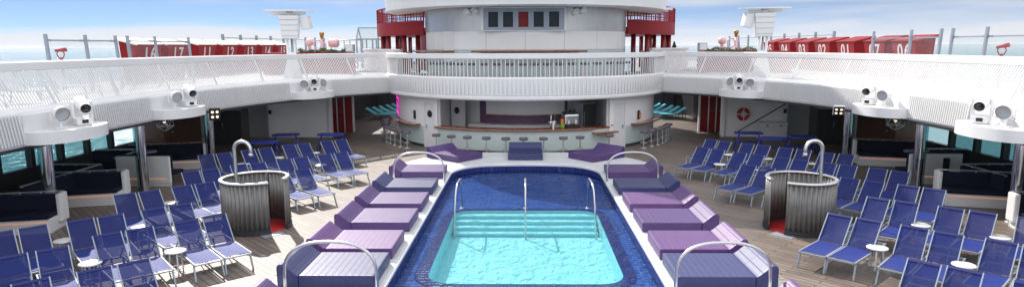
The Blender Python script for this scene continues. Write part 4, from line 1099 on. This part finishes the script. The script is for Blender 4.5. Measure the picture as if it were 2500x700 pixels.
# red planter walls with hedges, display pillars and pink sculptures
def leaves(mb, x0, x1, y0, y1, z0, z1, n, s):
    for _ in range(n):
        c = Vector((random.uniform(x0, x1), random.uniform(y0, y1), 0)); c.z = z0+(z1-z0)*random.random()**.8*(.6+.4*math.sin(c.x*3.1)*math.sin(c.x*7+1))
        u = Vector((random.gauss(0, 1), random.gauss(0, 1), random.gauss(0, 1))).normalized()*s; v = u.orthogonal().normalized()*s*.5
        mb.quad(c-u, c+v, c+u, c-v)
for sx in (-1, 1):
    sd = 'left' if sx < 0 else 'right'
    t = thing('hedge_planter', 'long curved red planter with a low hedge behind the %s balcony' % sd, 'planter', (0, 0, 3.29), 0, 'red planters')
    pts = [Vector((sx*x, y)) for x, y in ((9.9, 36.0), (11.4, 36.0), (12.6, 35.9), (13.4, 35.4), (13.8, 34.4))]
    P_ = catmull(pts, 6); Pr, Nr, _ = resample(P_, .3)
    mb = MB(); mb.sweep(Pr, Nr, [(0, 0), (0, 1.18), (.7 if sx < 0 else -.7, 1.18), (.7 if sx < 0 else -.7, 0)]); mb.build('trough', 'red', t)
    mb = MB(); leaves(mb, min(sx*10.2, sx*13), max(sx*10.2, sx*13), 35.9, 36.4, 1.18, 1.42, 900, .06); mb.build('hedge', 'leaf', t)
    t = thing('display_pillar', 'red pillar with a grey display head beside the %s planter' % sd, 'pillar', (sx*9.75, 35.2, 3.29), 0, 'display pillars')
    MB().box((0, 0, .60), (.36, .3, 1.2), bev=.02).build('post', 'redmat', t); MB().box((0, 0, 1.42), (.46, .36, .42), bev=.03).build('head', 'grey', t); MB().box((0, -.19, 1.42), (.36, .02, .32)).build('screen', 'steel', t); MB().box((0, -.155, .62), (.30, .02, .34)).build('notice', 'black', t)
    t = thing('gym_ball', 'pale pink ball on a stand behind the %s hedge' % sd, 'sculpture', (-12.82 if sx < 0 else 11.53, 37.5, 3.29), 0, 'pink gym pieces')
    MB().ico((0, 0, 1.74), .235, 3).build('ball', 'pink', t); MB().lathe([(.12, 0), (.10, 1.5)], n=12).build('post', 'pink', t)
    t = thing('gym_bell', 'pink hoop stand topped with brass behind the %s hedge' % sd, 'sculpture', (-12.05 if sx < 0 else 12.33, 37.5, 3.29), 0, 'pink gym pieces')
    MB().tube([(.0, 0, 0), (.0, 0, 2.0)], .06, 10).build('post', 'pink', t)
    mb = MB(); mb.tube([(-.28+.22*math.cos(k*math.pi/12), 0, 1.62+.26*math.sin(k*math.pi/12)) for k in range(24)], .035, 8, closed=True); mb.tube([(.0, 0, 1.7), (.2, 0, 1.72), (.22, 0, 1.2)], .04, 8); mb.build('hoop', 'pink', t)
    MB().lathe([(0, 0), (.09, 0), (.14, .28), (.14, .36), (0, .36)], (0, 0, 1.98), 12).build('cap', 'gold', t)
t = thing('gym_drum', 'pink drum lying on a stand beside the grey display head', 'sculpture', (-11.36, 37.5, 3.29), 0)
MB().lathe([(0, -.28), (.20, -.28), (.25, -.2), (.25, .2), (.20, .28), (0, .28)], (0, 0, 1.70), 20, mtx=rotm('Y', 90)).build('drum', 'pink', t); MB().box((0, 0, .65), (.3, .2, 1.3)).build('stand', 'pink', t)

# white inner parapets beside the tower on the upper deck
for sx in (-1, 1):
    mb = MB(); a0, a1 = (40, 100); ring_wall(mb, 10.9, sx*a0, sx*a1, 3.29, 4.56, .25, 24, cy=44.); mb2 = None
    t = thing('parapet', 'curved white parapet on the upper deck %s of the tower' % ('left' if sx < 0 else 'right'), 'parapet', (0, 0, 0), 0, 'upper parapets')
    mb.build('wall', 'white', t); mb = MB(); ring_wall(mb, 10.98, sx*a0, sx*a1, 4.56, 4.64, .4, 24, cy=44.); mb.build('coping', 'white2', t)

# red raised walkway behind the tower
t = thing('raised_walkway', 'round red raised walkway with see through railing behind the tower', 'walkway')
CY = 42.
for a0, a1 in ((35, 145), (-145, -35)): mb = MB(); ring_wall(mb, 9.55, a0, a1, 5.42, 6.15, .08, 40, CY); mb.build('fascia', 'red', t)
for a0, a1 in ((35, 145), (-145, -35)): mb = MB(); ring_wall(mb, 9.5, a0, a1, 5.40, 5.55, 1.5, 40, CY); mb.build('floor', 'darkred', t)
for sg in (1, -1):
    mb = MB()
    for z in (6.35, 6.5, 6.65, 6.95):
        p, q = arc(9.52, sg*35, sg*145, 40, CY); mb.tube([(x, y, z) for x, y in p], .022 if z < 6.9 else .045, 6)
    for k in range(74):
        a = sg*(35+110*k/73); x, y = 9.52*math.sin(R(a)), CY-9.52*math.cos(R(a)); mb.bar((x, y, 6.1), (x, y, 6.95), .03 if k % 6 else .08, .03)
    mb.build('railing', 'red', t)
for sg in (1, -1):
    for a in (48, 62, 76, 90, 105):
        for r_ in (9.2, 8.3):
            p = (sg*r_*math.sin(R(a)), CY-r_*math.cos(R(a))); MB().tube([(*p, 3.29), (*p, 5.42)], .14, 10).build('column', 'darkred', t)
for r_, a0, a1 in ((6.9, -150, -35), (6.5, 35, 80)): mb = MB(); ring_wall(mb, r_, a0, a1, 3.29, 5.42, .1, 24, CY); mb.build('core_wall', 'darkred', t)
mb = MB(); mb.bar((7.5, 34.6, 6.72), (7.9, 34.6, 6.72), .2, .12); mb.build('sign_plate', 'white', t)

# small gabled glass shed and rail left of the walkway
t = thing('glass_shed', 'small gabled glass shed left of the red walkway', 'shed', (-10.95, 44.5, 3.29), R(4))
w, D, h, g = .74, .8, 2.0, 2.78; mb = MB()
for x in (-w, -.35, .35, w):
    for y in (-D, D): mb.bar((x, y, 0), (x, y, h), .09, .09)
for y in (-D, D): mb.bar((-w, y, h), (w, y, h), .08, .08)
for x in (-w, w):
    mb.bar((x, -D, h), (x, 0, g), .08, .08); mb.bar((x, D, h), (x, 0, g), .08, .08)
mb.bar((-w, 0, g), (w, 0, g), .08, .08); mb.build('frame', 'grey', t)
mb = MB(); mb.quad((-w, -D, h), (w, -D, h), (w, 0, g), (-w, 0, g)); mb.quad((-w, D, h), (w, D, h), (w, 0, g), (-w, 0, g)); mb.build('roof_glass', 'glass', t)
for y in (-D, D): MB().quad((-w, y, .0), (w, y, 0), (w, y, h), (-w, y, h)).build('side_glass', 'glass', t)
t = thing('deck_rail', 'thin grey guard rail between the display head and the glass shed', 'rail', (-12.6, 44.0, 3.29))
mb = MB(); mb.tube([(-.9, 0, 0), (-.9, 0, 1.95), (1.2, 0, 1.95)], .035, 6)
for x in (0., .4, .9): mb.bar((x, 0, 0), (x, 0, 1.93), .05, .05)
mb.build('bars', 'grey', t)
for k, x in enumerate((8.35, 8.95)):
    t = thing('potted_conifer', 'small dark cone shaped shrub right of the tower, %s from the left' % ORD[k], 'shrub', (x, 38.4, 3.29), 0, 'potted conifers')
    mb = MB(); mb.lathe([(.16, 0), (.22, .9), (.2, .95), (0, .95)], n=14); mb.build('pot', 'dark', t)
    mb = MB()
    for _ in range(260):
        z = random.random(); a = random.uniform(0, 6.28); rr = .26*(1-z)*random.uniform(.7, 1.1); c = Vector((rr*math.cos(a), rr*math.sin(a), .95+z*.75)); u = Vector((random.gauss(0, 1), random.gauss(0, 1), random.gauss(0, 1))).normalized()*.06; v = u.orthogonal()*.6
        mb.quad(c-u, c+v, c+u, c-v)
    mb.build('foliage', 'darkleaf', t)

# ------------------------------------------------------------------ sky, sun, camera
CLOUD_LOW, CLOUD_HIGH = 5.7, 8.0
SUN_AZ, SUN_EL = -30., 40.          # azimuth measured from straight ahead, negative to the left
w = bpy.data.worlds.new('World'); S.world = w; w.use_nodes = True
nt = w.node_tree; N, L = nt.nodes, nt.links; N.clear()
sky = N.new('ShaderNodeTexSky'); sky.sky_type = 'NISHITA'; sky.sun_disc = False
sky.sun_elevation = R(SUN_EL); sky.sun_rotation = R(SUN_AZ); sky.air_density = 1.0; sky.dust_density = .0; sky.ozone_density = 3.0
bg = N.new('ShaderNodeBackground'); bg.inputs['Strength'].default_value = .12
out = N.new('ShaderNodeOutputWorld')
def math_(op, a, b=None, c=None):
    n = N.new('ShaderNodeMath'); n.operation = op
    for k, v in enumerate((a, b, c)):
        if v is None: continue
        if isinstance(v, (int, float)): n.inputs[k].default_value = v
        else: L.new(v, n.inputs[k])
    return n.outputs[0]
def mrange(v, a, b, c, d, smooth=False):
    n = N.new('ShaderNodeMapRange'); n.interpolation_type = 'SMOOTHSTEP' if smooth else 'LINEAR'
    L.new(v, n.inputs['Value'])
    for k, x in zip(('From Min', 'From Max', 'To Min', 'To Max'), (a, b, c, d)): n.inputs[k].default_value = x
    return n.outputs['Result']
tc = N.new('ShaderNodeTexCoord')
sp = N.new('ShaderNodeSeparateXYZ'); L.new(tc.outputs['Generated'], sp.inputs[0])
z, x, y = sp.outputs['Z'], sp.outputs['X'], sp.outputs['Y']
# clear sky deepens quickly above the horizon haze
cv = N.new('ShaderNodeCombineXYZ'); L.new(x, cv.inputs[0]); L.new(y, cv.inputs[1]); L.new(math_('MULTIPLY_ADD', z, 3.4, .13), cv.inputs[2])
nv = N.new('ShaderNodeVectorMath'); nv.operation = 'NORMALIZE'; L.new(cv.outputs[0], nv.inputs[0]); L.new(nv.outputs[0], sky.inputs['Vector'])
# cloud cover: horizon bank, plus unseen bright layer overhead and behind, added to fill shade
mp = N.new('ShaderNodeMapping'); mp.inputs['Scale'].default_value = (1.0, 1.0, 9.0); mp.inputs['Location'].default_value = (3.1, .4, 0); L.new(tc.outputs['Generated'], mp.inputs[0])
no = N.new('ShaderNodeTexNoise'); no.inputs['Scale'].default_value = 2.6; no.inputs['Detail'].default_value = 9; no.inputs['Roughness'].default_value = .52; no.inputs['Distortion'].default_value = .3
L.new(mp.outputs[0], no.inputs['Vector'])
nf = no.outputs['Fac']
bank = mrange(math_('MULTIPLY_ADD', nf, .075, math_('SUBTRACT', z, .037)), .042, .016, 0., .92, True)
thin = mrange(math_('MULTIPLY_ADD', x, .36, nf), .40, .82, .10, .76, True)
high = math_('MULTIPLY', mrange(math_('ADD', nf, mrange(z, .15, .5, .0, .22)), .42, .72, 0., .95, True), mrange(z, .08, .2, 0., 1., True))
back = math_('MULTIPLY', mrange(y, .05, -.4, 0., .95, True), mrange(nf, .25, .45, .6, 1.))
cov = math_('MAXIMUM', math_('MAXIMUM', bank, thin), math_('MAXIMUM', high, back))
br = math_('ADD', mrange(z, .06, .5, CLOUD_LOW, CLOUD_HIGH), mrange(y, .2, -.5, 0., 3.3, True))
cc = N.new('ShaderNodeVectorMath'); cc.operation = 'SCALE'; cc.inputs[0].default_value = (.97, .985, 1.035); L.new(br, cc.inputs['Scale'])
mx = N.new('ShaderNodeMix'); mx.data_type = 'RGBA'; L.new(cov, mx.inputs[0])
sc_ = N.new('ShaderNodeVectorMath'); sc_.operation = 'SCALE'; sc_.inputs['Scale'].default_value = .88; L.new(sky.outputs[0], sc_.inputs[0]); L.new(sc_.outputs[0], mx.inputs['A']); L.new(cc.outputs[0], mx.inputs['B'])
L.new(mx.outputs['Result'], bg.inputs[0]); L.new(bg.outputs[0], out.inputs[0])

hz = bpy.data.materials.new('sea_haze'); hz.use_nodes = True
hn = hz.node_tree; hn.nodes.clear(); ho = hn.nodes.new('ShaderNodeOutputMaterial'); hv = hn.nodes.new('ShaderNodeVolumePrincipled')
hv.inputs['Color'].default_value = (.93, .95, 1, 1); hv.inputs['Density'].default_value = .00010; hv.inputs['Anisotropy'].default_value = .2
hn.links.new(hv.outputs[0], ho.inputs['Volume'])
mb = MB(); mb.box((0, 0, -4.4), (12000, 12000, 41.4)); tag(mb.build('haze', hz), kind='stuff')

sd = bpy.data.lights.new('sun', 'SUN'); sd.energy = 4.9; sd.angle = R(.53); sd.color = (1., .94, .87)
so = bpy.data.objects.new('sun', sd); COL.objects.link(so)
az, el = R(SUN_AZ), R(SUN_EL)
tosun = Vector((math.sin(az)*math.cos(el), math.cos(az)*math.cos(el), math.sin(el)))
so.rotation_euler = tosun.to_track_quat('Z', 'Y').to_euler(); so.location = (0, 0, 40)

cd = bpy.data.cameras.new('camera'); cam = bpy.data.objects.new('camera', cd); COL.objects.link(cam)
cd.sensor_width = 36; cd.lens = 36*1533/2500; cd.clip_end = 60000; cd.clip_start = .1
pitch, yaw, roll = math.atan((350-112)/1533), math.atan(33/1533), R(-.25)
fw = Vector((-math.sin(yaw)*math.cos(pitch), math.cos(yaw)*math.cos(pitch), -math.sin(pitch)))
r0 = Vector((math.cos(yaw), math.sin(yaw), 0)); u0 = r0.cross(fw)
r1 = r0*math.cos(roll)+u0*math.sin(roll); u1 = u0*math.cos(roll)-r0*math.sin(roll)
cam.matrix_world = Matrix(((r1.x, u1.x, -fw.x, 0), (r1.y, u1.y, -fw.y, 0), (r1.z, u1.z, -fw.z, 4.8), (0, 0, 0, 1)))
S.camera = cam
S.view_settings.view_transform = 'Standard'; S.view_settings.look = 'None'; S.view_settings.exposure = .33; S.view_settings.gamma = 1
S.view_settings.use_curve_mapping = False
S.cycles.max_bounces = 8; S.cycles.transparent_max_bounces = 16
# the prototypes that were never placed are dropped
for pr in [LG, LT, TB, ST, BT, MH, FL]+list(PR.values()):
    if not pr.used:
        for c, gs in pr.tree:
            for g in gs: bpy.data.objects.remove(g)
            bpy.data.objects.remove(c)
        bpy.data.objects.remove(pr.root)
